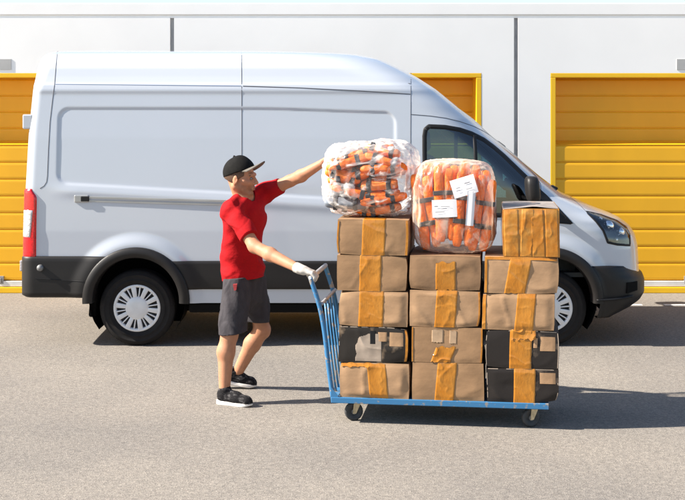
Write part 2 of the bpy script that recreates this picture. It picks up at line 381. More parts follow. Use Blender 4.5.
def disp(x, z):
    zb = np.interp(x, [PX0, PX1], [W(80,184,11.32)[2], W(396,203,11.32)[2]]); ztp = PZ1-0.035*smst(side_x(250), side_x(400), x)
    mid = (zb+ztp)/2; zz = (z-mid)/(ztp-zb)
    H = 0.70
    d = rbox_sd(x, zz*H, PX0, PX1, -H/2, H/2, 0.10)
    o = -0.0075*(1-smst(-0.020, 0.004, d))
    # soft swage under the stamped panel and flared arches
    o = o+0.010*np.exp(-((z-(zb-0.06))/0.05)**2)*smst(PX0-0.1, PX0+0.2, x)*(1-smst(PX1+0.4, PX1+0.9, x))
    for xw in (xwr, xwf):
        r = np.sqrt((x-xw)**2+(z-ZA)**2)
        o = o+0.026*(1-smst(0.50, 0.63, r))
    # door seam recess lines are separate; a shallow crease below the gutter
    o = o+0.007*np.exp(-((z-2.335)/0.028)**2)
    return o
def yside(x, z):
    w = HW-at(INS, z); xr, xf, a, r = at(XR, z), at(XF, z), at(AF, z), at(RR, z)
    t = np.clip((x-(xf-a))/a, 0, 0.9999); wf = w*(1-t**EXN)**(1/EXN)
    cx = xr+0.02+r; dx = np.clip(cx-x, 0, r*0.9999); wr = w-r+np.sqrt(r*r-dx*dx)
    ww = np.where(x > xf-a, wf, np.where(x < cx, wr, w))
    return YC-ww-disp(x, z)
def onvan(px, py, off=0.0):
    Y = 11.4
    for _ in range(25):
        x = (px-CX)*Y/F; z = CAMZ-(py-HY)*Y/F; Y = 0.5*Y+0.5*float(yside(x, z))
    return np.array([x, Y-off, z])
def ring(z, off=0.0, nside=330, nfront=64, xa=None, xb=None):
    """plan outline at height z: rear centre -> near side -> front centre"""
    w = HW-at(INS, z); xr, xf, a, r = map(float, (at(XR, z), at(XF, z), at(AF, z), at(RR, z)))
    P = []; cxr = xr+0.02+r
    for s in np.linspace(0, 1, 7)[:-1]: P.append((xr+0.02*s*s-off, YC-s*(w-r)))
    for ph in np.linspace(0, math.pi/2, 11)[:-1]: P.append((cxr-(r+off)*math.cos(ph), YC-(w-r)-(r+off)*math.sin(ph)))
    xs = np.linspace(cxr, xf-a, nside)[:-1]
    for x in xs: P.append((x, YC-w-off))
    for th in np.linspace(0, math.pi/2, nfront):
        c, s_ = math.cos(th), math.sin(th)
        P.append((xf-a+(a+off)*max(s_, 0)**(2/EXN), YC-(w+off)*max(c, 0)**(2/EXN)))
    P = np.array(P); d = disp(P[:, 0], np.full(len(P), z)); sidef = np.ones(len(P)); sidef[:6] = 0; sidef[6:16] = np.linspace(0, 1, 10)
    sidef[-nfront:] = np.cos(np.linspace(0, math.pi/2, nfront))**1.5
    P[:, 1] -= d*sidef
    return P
van = empty('delivery_van', ((xwr+xwf)/2, YC, 0))
tag(van, 'white high roof panel van parked in front of the yellow roller doors', 'van')
layers = list(np.arange(0.395, 2.35, 0.0125))+list(np.arange(2.35, 2.64, 0.009))+list(np.arange(2.64, 2.70, 0.006))+[2.704,2.709,2.714,2.718,2.722,2.725,2.728]
RG = [ring(z) for z in layers]; NP = len(RG[0]); NL = len(layers); NFR = 64
V = np.zeros((NL, NP, 3))
for i, (z, P) in enumerate(zip(layers, RG)): V[i, :, 0] = P[:, 0]; V[i, :, 1] = P[:, 1]; V[i, :, 2] = z
def proj(p): return np.stack([CX+F*p[..., 0]/p[..., 1], HY+F*(CAMZ-p[..., 2])/p[..., 1]], -1)
def inpoly(q, poly):
    x, y = q[..., 0], q[..., 1]; ins = np.zeros(x.shape, bool); n = len(poly)
    for i in range(n):
        x0, y0 = poly[i]; x1, y1 = poly[(i+1) % n]
        if y0 == y1: continue
        c = ((y0 > y) != (y1 > y)) & (x < (x1-x0)*(y-y0)/(y1-y0)+x0); ins ^= c
    return ins
CEN = (V[:-1, :-1]+V[1:, :-1]+V[:-1, 1:]+V[1:, 1:])/4
CP = proj(CEN); idx_side = np.arange(NP-1)
WIN = [(424.5,136),(425.5,129.5),(429,126.5),(445,127.2),(460,129.8),(472,133.8),(484,139.8),(494,147.2),(504,155.8),(516,167.4),(527,178),(538,188.5),(538,216),(430,214),(425,208)]
SAIL = [(538,188.5),(546,195.5),(572,223.5),(560,222.5),(538,216)]
LAMP = [(586.6,212),(602,215.6),(617.4,221.3),(626,227.2),(629.6,234),(630,245.2),(617.4,244.4),(608,242.4),(603.4,230.5),(596.4,221.5)]
isnear = np.ones(CEN.shape[:2], bool); isnear[:, :12] = False
code = np.zeros(CEN.shape[:2], int)       # 0 body, 1 hole, 2 window, 3 sail, 4 headlamp, 5 windscreen
code[(CEN[..., 2] < 0.452) & ((CEN[..., 0] < xwr-0.3) | (CEN[..., 0] > xwf+0.3))] = 1
for xw in (xwr, xwf):
    code[((CEN[..., 0]-xw)**2+(CEN[..., 2]-ZA)**2 < 0.462**2) & (CEN[..., 1] < 11.9)] = 1
cyy = CEN[..., 1] < 12.0
code[inpoly(CP, WIN) & isnear & cyy] = 2
code[inpoly(CP, SAIL) & isnear & cyy] = 3
code[inpoly(CP, LAMP) & isnear & (CEN[..., 1] < 12.1) & (CEN[..., 2] < 1.4)] = 4
fr = np.zeros(CEN.shape[:2], bool); fr[:, -NFR:] = True
w_z = HW-at(INS, CEN[..., 2])
code[fr & (YC-CEN[..., 1] < 0.62*w_z) & (CEN[..., 2] > 1.47) & (CEN[..., 2] < 2.18)] = 5
def sheet(codes, name, mat, parent, off=0.0, mirror=True, cap=False, smooth=True):
    mask = np.isin(code, codes); used = {}; vs = []; fs = []
    def vid(i, j, m):
        k = (i, j, m)
        if k not in used:
            p = V[i, j].copy()
            if off:
                a = V[min(i+1, NL-1), j]-V[max(i-1, 0), j]; b = V[i, min(j+1, NP-1)]-V[i, max(j-1, 0)]
                n = np.cross(b, a); n /= (np.linalg.norm(n)+1e-9); p = p+n*off
            if m: p[1] = 2*YC-p[1]
            used[k] = len(vs); vs.append(p)
        return used[k]
    for i, j in np.argwhere(mask):
        fs.append((vid(i, j, 0), vid(i, j+1, 0), vid(i+1, j+1, 0), vid(i+1, j, 0)))
        if mirror: fs.append((vid(i+1, j, 1), vid(i+1, j+1, 1), vid(i, j+1, 1), vid(i, j, 1)))
    if cap:
        for j in range(NP-1): fs.append((vid(NL-1, j, 0), vid(NL-1, j+1, 0), vid(NL-1, j+1, 1), vid(NL-1, j, 1)))
    o = obj(name, vs, fs, mat, parent, smooth=smooth)
    bm = bmesh.new(); bm.from_mesh(o.data); bmesh.ops.remove_doubles(bm, verts=bm.verts, dist=1e-5)
    bm.to_mesh(o.data); bm.free()
    return o
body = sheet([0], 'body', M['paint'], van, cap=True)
sheet([5], 'windscreen', M['glass'], van)
near_win = sheet([2], 'side_window', M['glass'], van, mirror=False)
corner_panel = sheet([3], 'window_corner_panel', M['trim_dark'], van, off=0.006, mirror=False)
lamp_lens = sheet([4], 'headlight', M['lens'], van, off=0.003, mirror=False)
sheet([4], 'lamp_housing', M['lamp_black'], lamp_lens, off=-0.035, mirror=False)
for (px, py, r) in ((609,227,0.055),(620.5,233,0.048),(617,240,0.022),(601,219.5,0.022)):
    c = onvan(px, py, -0.02); m = MB(); m.lathe([(0.001,-0.012),(r*0.5,-0.014),(r*0.85,0.0),(r,0.02)], c, 'y', 24); m.build('reflector', M['chrome'], lamp_lens, smooth=True)
def mirror_copy(o):
    c = o.copy(); c.data = o.data.copy(); COL.objects.link(c)
    inv = wm(van)
    T = Matrix.Translation((0, YC, 0)) @ Matrix.Scale(-1, 4, (0, 1, 0)) @ Matrix.Translation((0, -YC, 0))
    c.data.transform(inv.inverted() @ T @ inv); c.data.flip_normals()
    return c
def mirrored(o, parent):
    c = mirror_copy(o); c.parent = parent
    for ch in list(o.children):
        d = mirror_copy(ch); d.parent = c
    return c
def ribbon(pts, width, name, mat, parent, off=0.0015, closed=False, per=10):
    """thin strip lying on the van's near side along photo-measured points"""
    Q = []
    P = list(pts)+([pts[0]] if closed else [])
    for i in range(len(P)-1):
        for k in range(per): t = k/per; Q.append(np.array(P[i])*(1-t)+np.array(P[i+1])*t)
    if not closed: Q.append(np.array(P[-1]))
    S = np.array([onvan(q[0], q[1]) for q in Q]); n = len(S); vs = []; fs = []
    for i in range(n):
        d = S[(i+1) % n]-S[i-1] if closed else S[min(i+1, n-1)]-S[max(i-1, 0)]
        pz = np.array([-d[2], 0, d[0]]); pz /= np.linalg.norm(pz)+1e-9
        for s in (-1, -0.7, 0.7, 1):
            x, z = S[i][0]+pz[0]*s*width, S[i][2]+pz[2]*s*width
            vs.append((x, float(yside(x, z))-(off if abs(s) < 0.9 else -0.004), z))
    for i in range(n if closed else n-1):
        a, b = 4*i, 4*((i+1) % n)
        for k in range(3): fs.append((a+k, b+k, b+k+1, a+k+1))
    return obj(name, vs, fs, mat, parent, smooth=True)
# seams
ribbon([(57.5,51.5),(56,66),(54.6,84),(52.5,100),(50,122),(48.4,150),(47.4,176),(46.6,182),(44,186),(40,188.5)], 0.0045, 'rear_door_gap', M['seam'], van)
ribbon([(241.6,51.5),(241.6,70),(241.7,84),(241.8,120),(241.8,160),(241.8,258)], 0.004, 'sliding_door_gap', M['seam'], van)
ribbon([(411,73),(410.8,95),(410.6,130),(410.6,180),(410.4,230),(410.4,258)], 0.0038, 'door_gap', M['seam'], van)
ribbon([(55,84.3),(120,84.8),(241,86)], 0.0042, 'gutter', principled('gutter_grey', (0.20,0.25,0.36), 0.5), van)
ribbon([(243,86.2),(300,88),(360,91),(411,94.3)], 0.0055, 'gutter', M['seam'], van)
ribbon([(411,114.5),(430,116),(446,118.2),(460,121.6),(474,126.5),(484,131.5),(494,138),(504,145.5),(516,156.5),(528,168),(537,177.5),(540.5,184),(541,190)], 0.0042, 'door_gap', M['seam'], van)
ribbon([(570,197.2),(576,201.5),(581,206.2),(586,211.5)], 0.004, 'bonnet_gap', M['seam'], van)
wf = ribbon(WIN, 0.024, 'window_frame', M['trim_dark'], near_win, off=0.006, closed=True, per=8)
ribbon([(474.6,135),(475.4,150),(476,175),(476,214)], 0.019, 'window_divider', M['trim_dark'], near_win, off=0.006)
ribbon(SAIL, 0.011, 'corner_panel_edge', M['trim_dark'], corner_panel, off=0.007, closed=True, per=10)
ribbon(LAMP, 0.013, 'lamp_surround', M['trim_dark'], lamp_lens, off=0.006, closed=True, per=8)
mirrored(near_win, van); mirrored(lamp_lens, van); mirrored(corner_panel, van)
# sliding door rail
m = MB(); rp = [onvan(px, 198.8+(px-76)*0.026, 0.0) for px in np.linspace(76, 241, 24)]
vs = []; fs = []
for p in rp:
    for dz, o in ((-0.026,-0.002),(-0.024,0.006),(-0.008,0.006),(-0.006,-0.006),(0.006,-0.006),(0.008,0.010),(0.024,0.010),(0.027,-0.002)):
        vs.append((p[0], p[1]-o, p[2]+dz))
for i in range(len(rp)-1):
    for k in range(7): fs.append((8*i+k, 8*(i+1)+k, 8*(i+1)+k+1, 8*i+k+1))
obj('door_rail', vs, fs, M['rail_metal'], van)
p = onvan(81, 198.7); m = MB(); m.box(p[0]-0.06, p[0]+0.07, p[1]-0.014, p[1]+0.02, p[2]-0.034, p[2]+0.034); rb = m.build('rail_end', M['rail_metal'], van, bevel=0.008)
m = MB(); m.box(p[0]+0.0, p[0]+0.075, p[1]-0.02, p[1], p[2]-0.024, p[2]+0.022); m.build('roller_bracket', M['trim_dark'], rb, bevel=0.006)
# black plastic: rear bumper, side cladding, front bumper, wheel arches
def arch_x(xw, z, sgn, r=0.470):
    d = r*r-(z-ZA)**2
    return xw+sgn*math.sqrt(d) if d > 0 else xw+sgn*0.02
def near_strip(name, x0f, x1f, z0, z1, off, mat, n=60, nzr=12):
    vs = []; fs = []
    rows = [(z0-0.004, -0.03)]+[(z, off) for z in np.linspace(z0, z1, nzr)]+[(z1+0.006, off*0.5), (z1+0.008, -0.01)]
    for z, o in rows:
        a, b = x0f(z), x1f(z)
        for x in np.linspace(a, b, n): vs.append((x, float(yside(x, z))-o, z))
    for i in range(len(rows)-1):
        for k in range(n-1): fs.append((i*n+k, i*n+k+1, (i+1)*n+k+1, (i+1)*n+k))
    o = obj(name, vs, fs, mat, van, smooth=True); mirrored(o, van); return o
zc0, zc1 = W(300,289,11.29)[2], W(300,261.5,11.29)[2]
near_strip('side_cladding', lambda z: arch_x(xwr, z, 1), lambda z: arch_x(xwf, z, -1), zc0, zc1, 0.014, M['black_plastic'], 80)
# dark sill below the white strip
m = MB(); m.box(xwr+0.47, xwf-0.47, YN+0.05, 2*YC-YN-0.05, 0.30, 0.395); m.build('sill', M['under'], van, bevel=0.02)
m = MB(); m.box(side_x(95), side_x(606), YN+0.42, 2*YC-YN-0.42, 0.26, 0.46); m.build('chassis', M['under'], van)
# rear bumper
zr0, zr1 = W(40,297.5,11.3)[2], W(60,256,11.3)[2]
vs = []; fs = []; rows = [(zr0-0.002,-0.06),(zr0,0.0)]+[(z, 0.032-0.012*((z-zr0)/(zr1-zr0))) for z in np.linspace(zr0+0.02, zr1-0.02, 12)]+[(zr1,0.012),(zr1+0.003,-0.02)]
nb = 0
for z, o in rows:
    P = []
    w = HW-at(INS, z); xr, r = float(at(XR, z)), float(at(RR, z)); cxr = xr+0.02+r
    for s in np.linspace(0, 1, 8)[:-1]: P.append((xr+0.02*s*s-o, YC-s*(w-r)))
    for ph in np.linspace(0, math.pi/2, 11)[:-1]: P.append((cxr-(r+o)*math.cos(ph), YC-(w-r)-(r+o)*math.sin(ph)))
    xe = arch_x(xwr, z, -1)
    for x in np.linspace(cxr, xe, 30): P.append((x, float(yside(x, z))-o))
    nb = len(P)
    for q in P: vs.append((q[0], q[1], z))
for i in range(len(rows)-1):
    for k in range(nb-1): fs.append((i*nb+k, i*nb+k+1, (i+1)*nb+k+1, (i+1)*nb+k))
nv = len(vs); vs += [(v[0], 2*YC-v[1], v[2]) for v in vs]; fs += [tuple(nv+i for i in reversed(f)) for f in fs]
rbump = obj('rear_bumper', vs, fs, M['black_plastic'], van, smooth=True)
ribbon([(36,278),(60,279.5),(84,281)], 0.003, 'bumper_crease', M['trim_dark'], rbump, off=0.031)
p = onvan(41, 267.5); m = MB(); m.lathe([(0.001,-0.055),(0.024,-0.053),(0.030,-0.04),(0.032,-0.01)], p, 'y', 24); m.build('parking_sensor', M['caster_hub'], rbump, smooth=True)
z = W(24,266,11.4)[2]; m = MB(); m.box(float(at(XR,z))-0.036, float(at(XR,z))+0.02, YN+0.13, YN+0.32, z-0.05, z+0.05); m.build('reverse_lamp', M['clear_lens'], rbump, bevel=0.008)
# front bumper
BF = sorted([(CAMZ-(266-HY)*11.95/F, side_x(637,11.95)),(CAMZ-(269-HY)*11.95/F, side_x(641.2,11.95)),(CAMZ-(275-HY)*11.95/F, side_x(643.2,11.95)),(CAMZ-(287-HY)*11.95/F, side_x(643,11.95)),(CAMZ-(294-HY)*11.9/F, side_x(640,11.9)),(CAMZ-(301-HY)*11.8/F, side_x(633,11.8)),(CAMZ-(309-HY)*11.65/F, side_x(622,11.65)),(CAMZ-(314-HY)*11.5/F, side_x(612,11.5))])
zb = np.linspace(0.26, 0.735, 26); fx = lambda z: float(np.interp(z, [b[0] for b in BF], [b[1] for b in BF]))
vs = []; fs = []; nb = 70
rows = [(0.262, -0.10)]+[(z, 0.018) for z in zb]+[(0.738, -0.02)]
for z, o in rows:
    w = HW-float(at(INS, z))
    top = z > 0.60
    xf = fx(min(max(z, 0.27), 0.70)) - (0.05*smst(0.66, 0.735, z)); xe = arch_x(xwf, z, 1, 0.455); a = min(0.70, xf-xe-0.04); P = []
    for x in np.linspace(xe, xf-a, 16)[:-1]: P.append((x, float(yside(x, z))-o))
    for th in np.linspace(0, math.pi/2, nb-15):
        P.append((xf-a+(a+min(o, 0))*max(math.sin(th), 0)**(2/2.7), YC-(w+o+0.012*math.cos(th))*max(math.cos(th), 0)**(2/2.7)))
    zz = z
    for k, q in enumerate(P): 
        t = max(0, (k-15)/(nb-16)); drop = 0.025*smst(0.55, 0.735, z)*smst(0.0, 0.7, t); lift = 0.0
        vs.append((q[0], q[1], z-drop+lift))
for i in range(len(rows)-1):
    for k in range(nb-1): fs.append((i*nb+k, i*nb+k+1, (i+1)*nb+k+1, (i+1)*nb+k))
nv = len(vs); vs += [(v[0], 2*YC-v[1], v[2]) for v in vs]; fs += [tuple(nv+i for i in reversed(f)) for f in fs]
fbump = obj('front_bumper', vs, fs, M['black_plastic'], van, smooth=True)
# lower lip and fog lamp recess on the bumper
def onbump(px, py):
    """point on the near front corner of the bumper"""
    Y = 11.5
    for _ in range(30):
        x = (px-CX)*Y/F; z = CAMZ-(py-HY)*Y/F; xf = fx(min(max(z, 0.27), 0.70)); a = min(0.70, xf-arch_x(xwf, min(z, 0.73), 1, 0.455)-0.04)
        t = min(max((x-(xf-a))/a, 0), 0.995); Yn = YC-(HW+0.03)*(1-t**2.7)**(1/2.7); Y = 0.6*Y+0.4*Yn
    return np.array([x, Y, z])
m = MB(); pts = [onbump(px, py) for px, py in ((596,300),(606,299.6),(616,298.8),(625,297.4),(632,295.5))]
pts = [p+np.array([0.004,-0.012,0]) for p in pts]; m.tube(smooth_path(pts, 4), 0.012, 8); m.build('bumper_lip', M['trim_dark'], fbump, smooth=True)
q = [onbump(px, py) for px, py in ((627,282.5),(637,281),(637,290),(627,293.5))]
n = np.array([0.55,-0.83,0]); m = MB(); c = sum(q)/4
vs = [p+n*0.006 for p in q]+[p-n*0.05 for p in q]; m.add(vs, [(0,1,2,3),(0,4,5,1),(1,5,6,2),(2,6,7,3),(3,7,4,0)]); m.build('fog_lamp_recess', M['under'], fbump)
# wheel arch trims and liners
for xw in (xwr, xwf):
    vs = []; fs = []; n = 44; angs = np.linspace(R(-3), R(183), n)
    prof = [(0.385,-0.10),(0.392,0.02),(0.400,0.042),(0.44,0.046),(0.478,0.040),(0.486,0.030),(0.488,-0.004)]
    for a in angs:
        for r, o in prof:
            x, z = xw+r*math.cos(a), ZA+r*math.sin(a)
            xs, zs_ = xw+max(r, 0.40)*math.cos(a), max(ZA+max(r, 0.40)*math.sin(a), 0.3)
            base = min(float(yside(xs, zs_)), 11.40)
            vs.append((x, base-o, max(z, 0.30)))
    k = len(prof)
    for i in range(n-1):
        for j in range(k-1): fs.append((i*k+j, (i+1)*k+j, (i+1)*k+j+1, i*k+j+1))
    o = obj('wheel_arch', vs, fs, M['black_plastic'], van, smooth=True); 
    m = MB(); vs = []; fs = []
    for i, a in enumerate(np.linspace(R(-38), R(218), 24)):
        for y in (YN+0.04, YN+0.5): vs.append((xw+0.44*math.cos(a), y, ZA+0.44*math.sin(a)))
    for i in range(23): fs.append((2*i, 2*i+1, 2*i+3, 2*i+2))
    fs.append(tuple(2*i+1 for i in range(24)))
    obj('arch_liner', vs, fs, M['under'], o); mirrored(o, van)
# wheels
def make_wheel(xw, near=True):
    c = (xw, 0, ZW); rt = 0.347
    tp = [(0.205,-0.085),(0.215,-0.102),(0.25,-0.112),(0.252,-0.1145),(0.258,-0.1145),(0.260,-0.112),(0.295,-0.114),(0.298,-0.1165),(0.306,-0.1155),(0.308,-0.1125),(0.322,-0.106),(0.338,-0.090),(0.345,-0.070),(0.347,-0.03),(0.341,-0.028),(0.341,-0.018),(0.347,-0.016),(0.347,0.016),(0.341,0.018),(0.341,0.028),(0.347,0.03),(0.345,0.070),(0.338,0.090),(0.322,0.106),(0.25,0.112),(0.205,0.10)]
    return tp
def wheel(xw, ysgn):
    yc = (YN+0.145) if ysgn < 0 else (2*YC-YN-0.145)
    e = empty('wheel', (xw-van.location[0], yc-van.location[1], ZW)); e.parent = van
    if ysgn > 0: e.rotation_euler = (0, 0, math.pi)
    return e
w0 = bpy.data.objects.new('wheel', bpy.data.meshes.new('wheel')); bpy.data.objects.remove(w0)
rng = random.Random(3)
tyre = MB().lathe(make_wheel(0), (0,0,0), 'y', 72).build('tyre', M['tyre'], None, smooth=True)
rim = MB().lathe([(0.001,-0.055),(0.10,-0.055),(0.20,-0.062),(0.212,-0.085),(0.212,0.09)], (0,0,0), 'y', 48).build('rim', M['rim_dark'], None, smooth=True)
hc = MB()
hc.lathe([(0.186,-0.070),(0.188,-0.098),(0.196,-0.107),(0.212,-0.106),(0.219,-0.096),(0.219,-0.07)], (0,0,0), 'y', 72)
hc.lathe([(0.001,-0.112),(0.03,-0.112),(0.05,-0.111),(0.095,-0.108),(0.106,-0.102),(0.108,-0.07)], (0,0,0), 'y', 48)
for k in range(20):
    wide = k % 2 == 0
    a0 = 2*math.pi*k/20; ca, sa = math.cos(a0), math.sin(a0); t = np.array([-sa, 0, ca])
    p0 = np.array([0.085*ca, 0, 0.085*sa]); p1 = np.array([0.199*ca, 0, 0.199*sa])
    hw0, hw1 = (0.0165, 0.0235) if wide else (0.0048, 0.0060); y = -0.105 if wide else -0.1005
    vs = [p0-t*hw0+[0,y,0], p0+t*hw0+[0,y,0], p1+t*hw1+[0,y,0], p1-t*hw1+[0,y,0]]
    vs += [v+np.array([0,0.03,0]) for v in vs]
    hc.add(vs, [(0,1,2,3),(0,4,5,1),(1,5,6,2),(2,6,7,3),(3,7,4,0)])
hub = hc.build('hubcap', M['hubcap'], None, bevel=0.003, angle=50)
def hub_smooth(o):
    for p in o.data.polygons: p.use_smooth = True
hub_smooth(hub)
first = True
for xw in (xwr, xwf):
    for sgn in (-1, 1):
        yc = (YN+0.135) if sgn < 0 else (2*YC-YN-0.135)
        rot = Euler((0, 0, 0 if sgn < 0 else math.pi))
        spin = rng.uniform(0, 0.6)
        if first: t, r_, h = tyre, rim, hub
        else: t, r_, h = tyre.copy(), rim.copy(), hub.copy(); [COL.objects.link(o) for o in (t, r_, h)]
        first = False
        t.name = 'wheel'; t.parent = van; t.location = (xw-van.location[0], yc-YC, ZW); t.rotation_euler = (0, 0, 0 if sgn < 0 else math.pi)
        r_.parent = t; h.parent = t; h.rotation_euler = (0, spin, 0)
# tail lamp on the rear corner
def corner_patch(name, u0, u1, z0, z1, off, mat, parent, nu=14, nzv=30, shape=None, mirror=False):
    """patch wrapped round the near rear corner; u is the distance along the outline, 0 at the end of the curve"""
    vs = []; fs = []
    def P(u, z, o):
        w = HW-float(at(INS, z)); r = float(at(RR, z)); xr = float(at(XR, z)); cxr = xr+0.02+r
        if u >= 0: return (cxr+u, float(yside(cxr+u, z))-o, z)
        ph = u/r; 
        if ph > -math.pi/2: return (cxr+(r+o)*math.sin(ph), YC-(w-r)-(r+o)*math.cos(ph), z)
        return (xr+0.02-o, YC-(w-r)+(-u-r*math.pi/2), z)
    ring_o = [(0, -0.01)]; 
    us = np.linspace(u0, u1, nu); zs_ = np.linspace(z0, z1, nzv)
    for i, z in enumerate(zs_):
        for j, u in enumerate(us):
            e = min(j, nu-1-j, i, nzv-1-i); o = off if e > 0 else -0.004
            uu = u
            if shape is not None: a, b = shape((z-z0)/(z1-z0)); uu = a+(b-a)*(u-u0)/(u1-u0)
            vs.append(P(uu, z, o))
    for i in range(nzv-1):
        for j in range(nu-1): fs.append((i*nu+j, i*nu+j+1, (i+1)*nu+j+1, (i+1)*nu+j))
    return obj(name, vs, fs, mat, parent, smooth=True)
zt0, zt1 = W(30,258,11.36)[2], W(30,188,11.36)[2]
tl = corner_patch('tail_light', -0.15, 0.032, zt0, zt1, 0.014, M['red_lens'], van, shape=lambda t: (-0.15, 0.034-0.005*t-0.05*smst(0.86, 1.0, t)))
cl = corner_patch('clear_lens', -0.12, -0.005, W(30,238,11.36)[2], W(30,208,11.36)[2], 0.0175, M['clear_lens'], tl, nu=10, nzv=16, shape=lambda t: (-0.12-0.0*t, -0.012+0.02*t))
mirrored(tl, van)
z0, z1 = W(30,129,11.4)[2], W(30,114.5,11.4)[2]
hgx = float(at(XR, (z0+z1)/2)); m = MB(); m.box(hgx-0.035, hgx+0.06, YN+0.10, YN+0.19, z0, z1); m.build('rear_door_hinge', M['paint'], van, bevel=0.012)
# door mirror
mc = W(532.5, 189.5, 11.02); m = MB()
vs = []; fs = []; nu, nv_ = 20, 14
for i in range(nv_+1):
    ph = -math.pi/2+math.pi*i/nv_
    for j in range(nu):
        th = 2*math.pi*j/nu; sp = lambda q, e: math.copysign(abs(q)**e, q)
        x = 0.062*sp(math.cos(ph), .5)*sp(math.cos(th), .6); y = 0.11*sp(math.cos(ph), .5)*sp(math.sin(th), .6); zz = 0.118*sp(math.sin(ph), .6)
        vs.append(mc+np.array([x-0.10*zz, y, zz]))
for i in range(nv_):
    for j in range(nu): fs.append((i*nu+j, i*nu+(j+1) % nu, (i+1)*nu+(j+1) % nu, (i+1)*nu+j))
wmir = obj('wing_mirror', vs, fs, M['black_plastic'], van, smooth=True)
m = MB(); m.tube([mc+np.array([0.01,0.08,-0.06]), mc+np.array([0.03,0.2,-0.09]), mc+np.array([0.05,0.42,-0.10])], [0.03,0.035,0.05], 12); m.build('mirror_arm', M['black_plastic'], wmir, smooth=True)
mirrored(wmir, van)
# wiper tip and mud flap
p = W(556.5, 188.5, 11.75); m = MB(); m.tube([p+np.array([-0.10,-0.05,0.03]), p, p+np.array([0.02,0.35,0.0])], 0.014, 8); m.build('wiper', M['trim_dark'], van, smooth=True)
a, b = W(88.5,284,11.42), W(98.5,317,11.42); m = MB()
m.obox(((a[0]+b[0])/2, 11.52, (a[2]+b[2])/2), (0.034,0,-0.0), (0,0.12,0), (0.012,0,(a[2]-b[2])/2)); mf = m.build('mud_flap', M['under'], van, bevel=0.02); mirrored(mf, van)
# cab interior
xb = side_x(410.5, 11.4); ci = MB()
ci.box(xb-0.03, xb, YN+0.20, 2*YC-YN-0.20, 0.5, 2.4); ci.box(xb, side_x(600), YN+0.10, 2*YC-YN-0.10, 0.62, 0.66)
ci.box(side_x(536,12), side_x(566,12), YN+0.25, 2*YC-YN-0.25, 0.66, 1.22); ci.build('cab_lining', M['interior'], van)
for yy in (YN+0.52, 2*YC-YN-0.52):
    x = xb+0.34; s = MB()
    def rb(c, h): s.obox(c, (h[0],0,0), (0,h[1],0), (0.0,0,h[2]))
    s.obox((x-0.10,yy,1.32), (0.06,0,0.012), (0,0.23,0), (-0.06,0,0.40)); s.obox((x-0.18,yy,1.86), (0.045,0,0.01), (0,0.12,0), (-0.01,0,0.10)); s.obox((x+0.16,yy,0.93), (0.26,0,0.03), (0,0.24,0), (0,0,0.07))
    s.obox((x+0.14,yy,0.76), (0.22,0,0), (0,0.2,0), (0,0,0.10))
    s.build('cab_seat', M['seat'], van, bevel=0.05, segs=4)
sw = W(512, 195, 11.85); m = MB(); pts = []
for k in range(25):
    t = 2*math.pi*k/24; pts.append(sw+np.array([0.09*math.cos(t)*-0.6, 0.19*math.sin(t), 0.19*math.cos(t)*0.8]))
m.tube(pts, 0.014, 8, cap=False); m.tube([sw+np.array([0,-0.18,0]), sw+np.array([0.03,0,0]), sw+np.array([0,0.18,0])], 0.012, 8); m.tube([sw, sw+np.array([0.25,0,-0.12])], 0.03, 8); m.build('steering_wheel', M['interior'], van, smooth=True)

# ------------------------------------------------------------------ cart
TH = R(7.5); D0 = 8.52; CU = np.array([math.cos(TH), -math.sin(TH), 0]); CV = np.array([math.sin(TH), math.cos(TH), 0])
CO = np.array([(331-CX)*D0/F, D0, 0.0]); DL = 1.478; DWD = 0.75; ZD0, ZD1 = 0.140, 0.180
def cw(u, v, z): return CO+CU*u+CV*v+np.array([0, 0, z])
def cartp(px, py, v=0.0):
    """(u, z) on the vertical plane at depth v of the cart that the photo point shows"""
    o = CO+CV*v; k = (px-CX)/F
    u = (k*o[1]-o[0])/(CU[0]-k*CU[1]); D = o[1]+u*CU[1]
    return u, CAMZ-(py-HY)*D/F
cart = empty('platform_cart', tuple(CO), -TH)
tag(cart, 'worn blue steel platform cart loaded with cardboard boxes', 'cart')
m = MB()
m.box(0, DL, 0.0, 0.045, ZD0, ZD1); m.box(0, DL, DWD-0.045, DWD, ZD0, ZD1); m.box(0, 0.045, 0.045, DWD-0.045, ZD0, ZD1); m.box(DL-0.045, DL, 0.045, DWD-0.045, ZD0, ZD1)
m.box(0.045, DL-0.045, 0.045, DWD-0.045, ZD1-0.012, ZD1-0.004)
for u in (0.4, 0.75, 1.1): m.box(u, u+0.04, 0.046, DWD-0.046, ZD0+0.002, ZD1-0.013)
m.build('deck', M['blue_steel'], cart, world=False, bevel=0.004)
def handle_path(v):
    return [(cartp(331.5,400,0.03)[0]+0.012, v, ZD1-0.03), (cartp(328,362,0.03)[0], v, cartp(328,362,0.03)[1]), (cartp(324.5,332,0.03)[0], v, cartp(325,332,0.03)[1]), (cartp(319.5,306,0.03)[0], v, cartp(320,306,0.03)[1]), (cartp(311.5,281,0.03)[0], v, cartp(311.5,281,0.03)[1])]
hp = handle_path(0.03); vf = DWD-0.03
top_u, top_z = cartp(311.2,278,0.03)
for v in (0.03, vf):
    pp = handle_path(v); MB().tube(smooth_path(pp+[(top_u, v, top_z-0.006)], 5), 0.0165, 14).build('handle_post', M['blue_steel'], cart, world=False, smooth=True)
MB().tube([(top_u-0.002, 0.02, top_z), (top_u-0.002, DWD-0.02, top_z)], 0.0170, 14).build('handle_bar', M['bare_steel'], cart, world=False, smooth=True)
cu, czz = cartp(321.5,304,0.03)
MB().tube([(cu, 0.035, czz), (cu, DWD-0.035, czz)], 0.0125, 12).build('cross_bar', M['bare_steel'], cart, world=False, smooth=True)
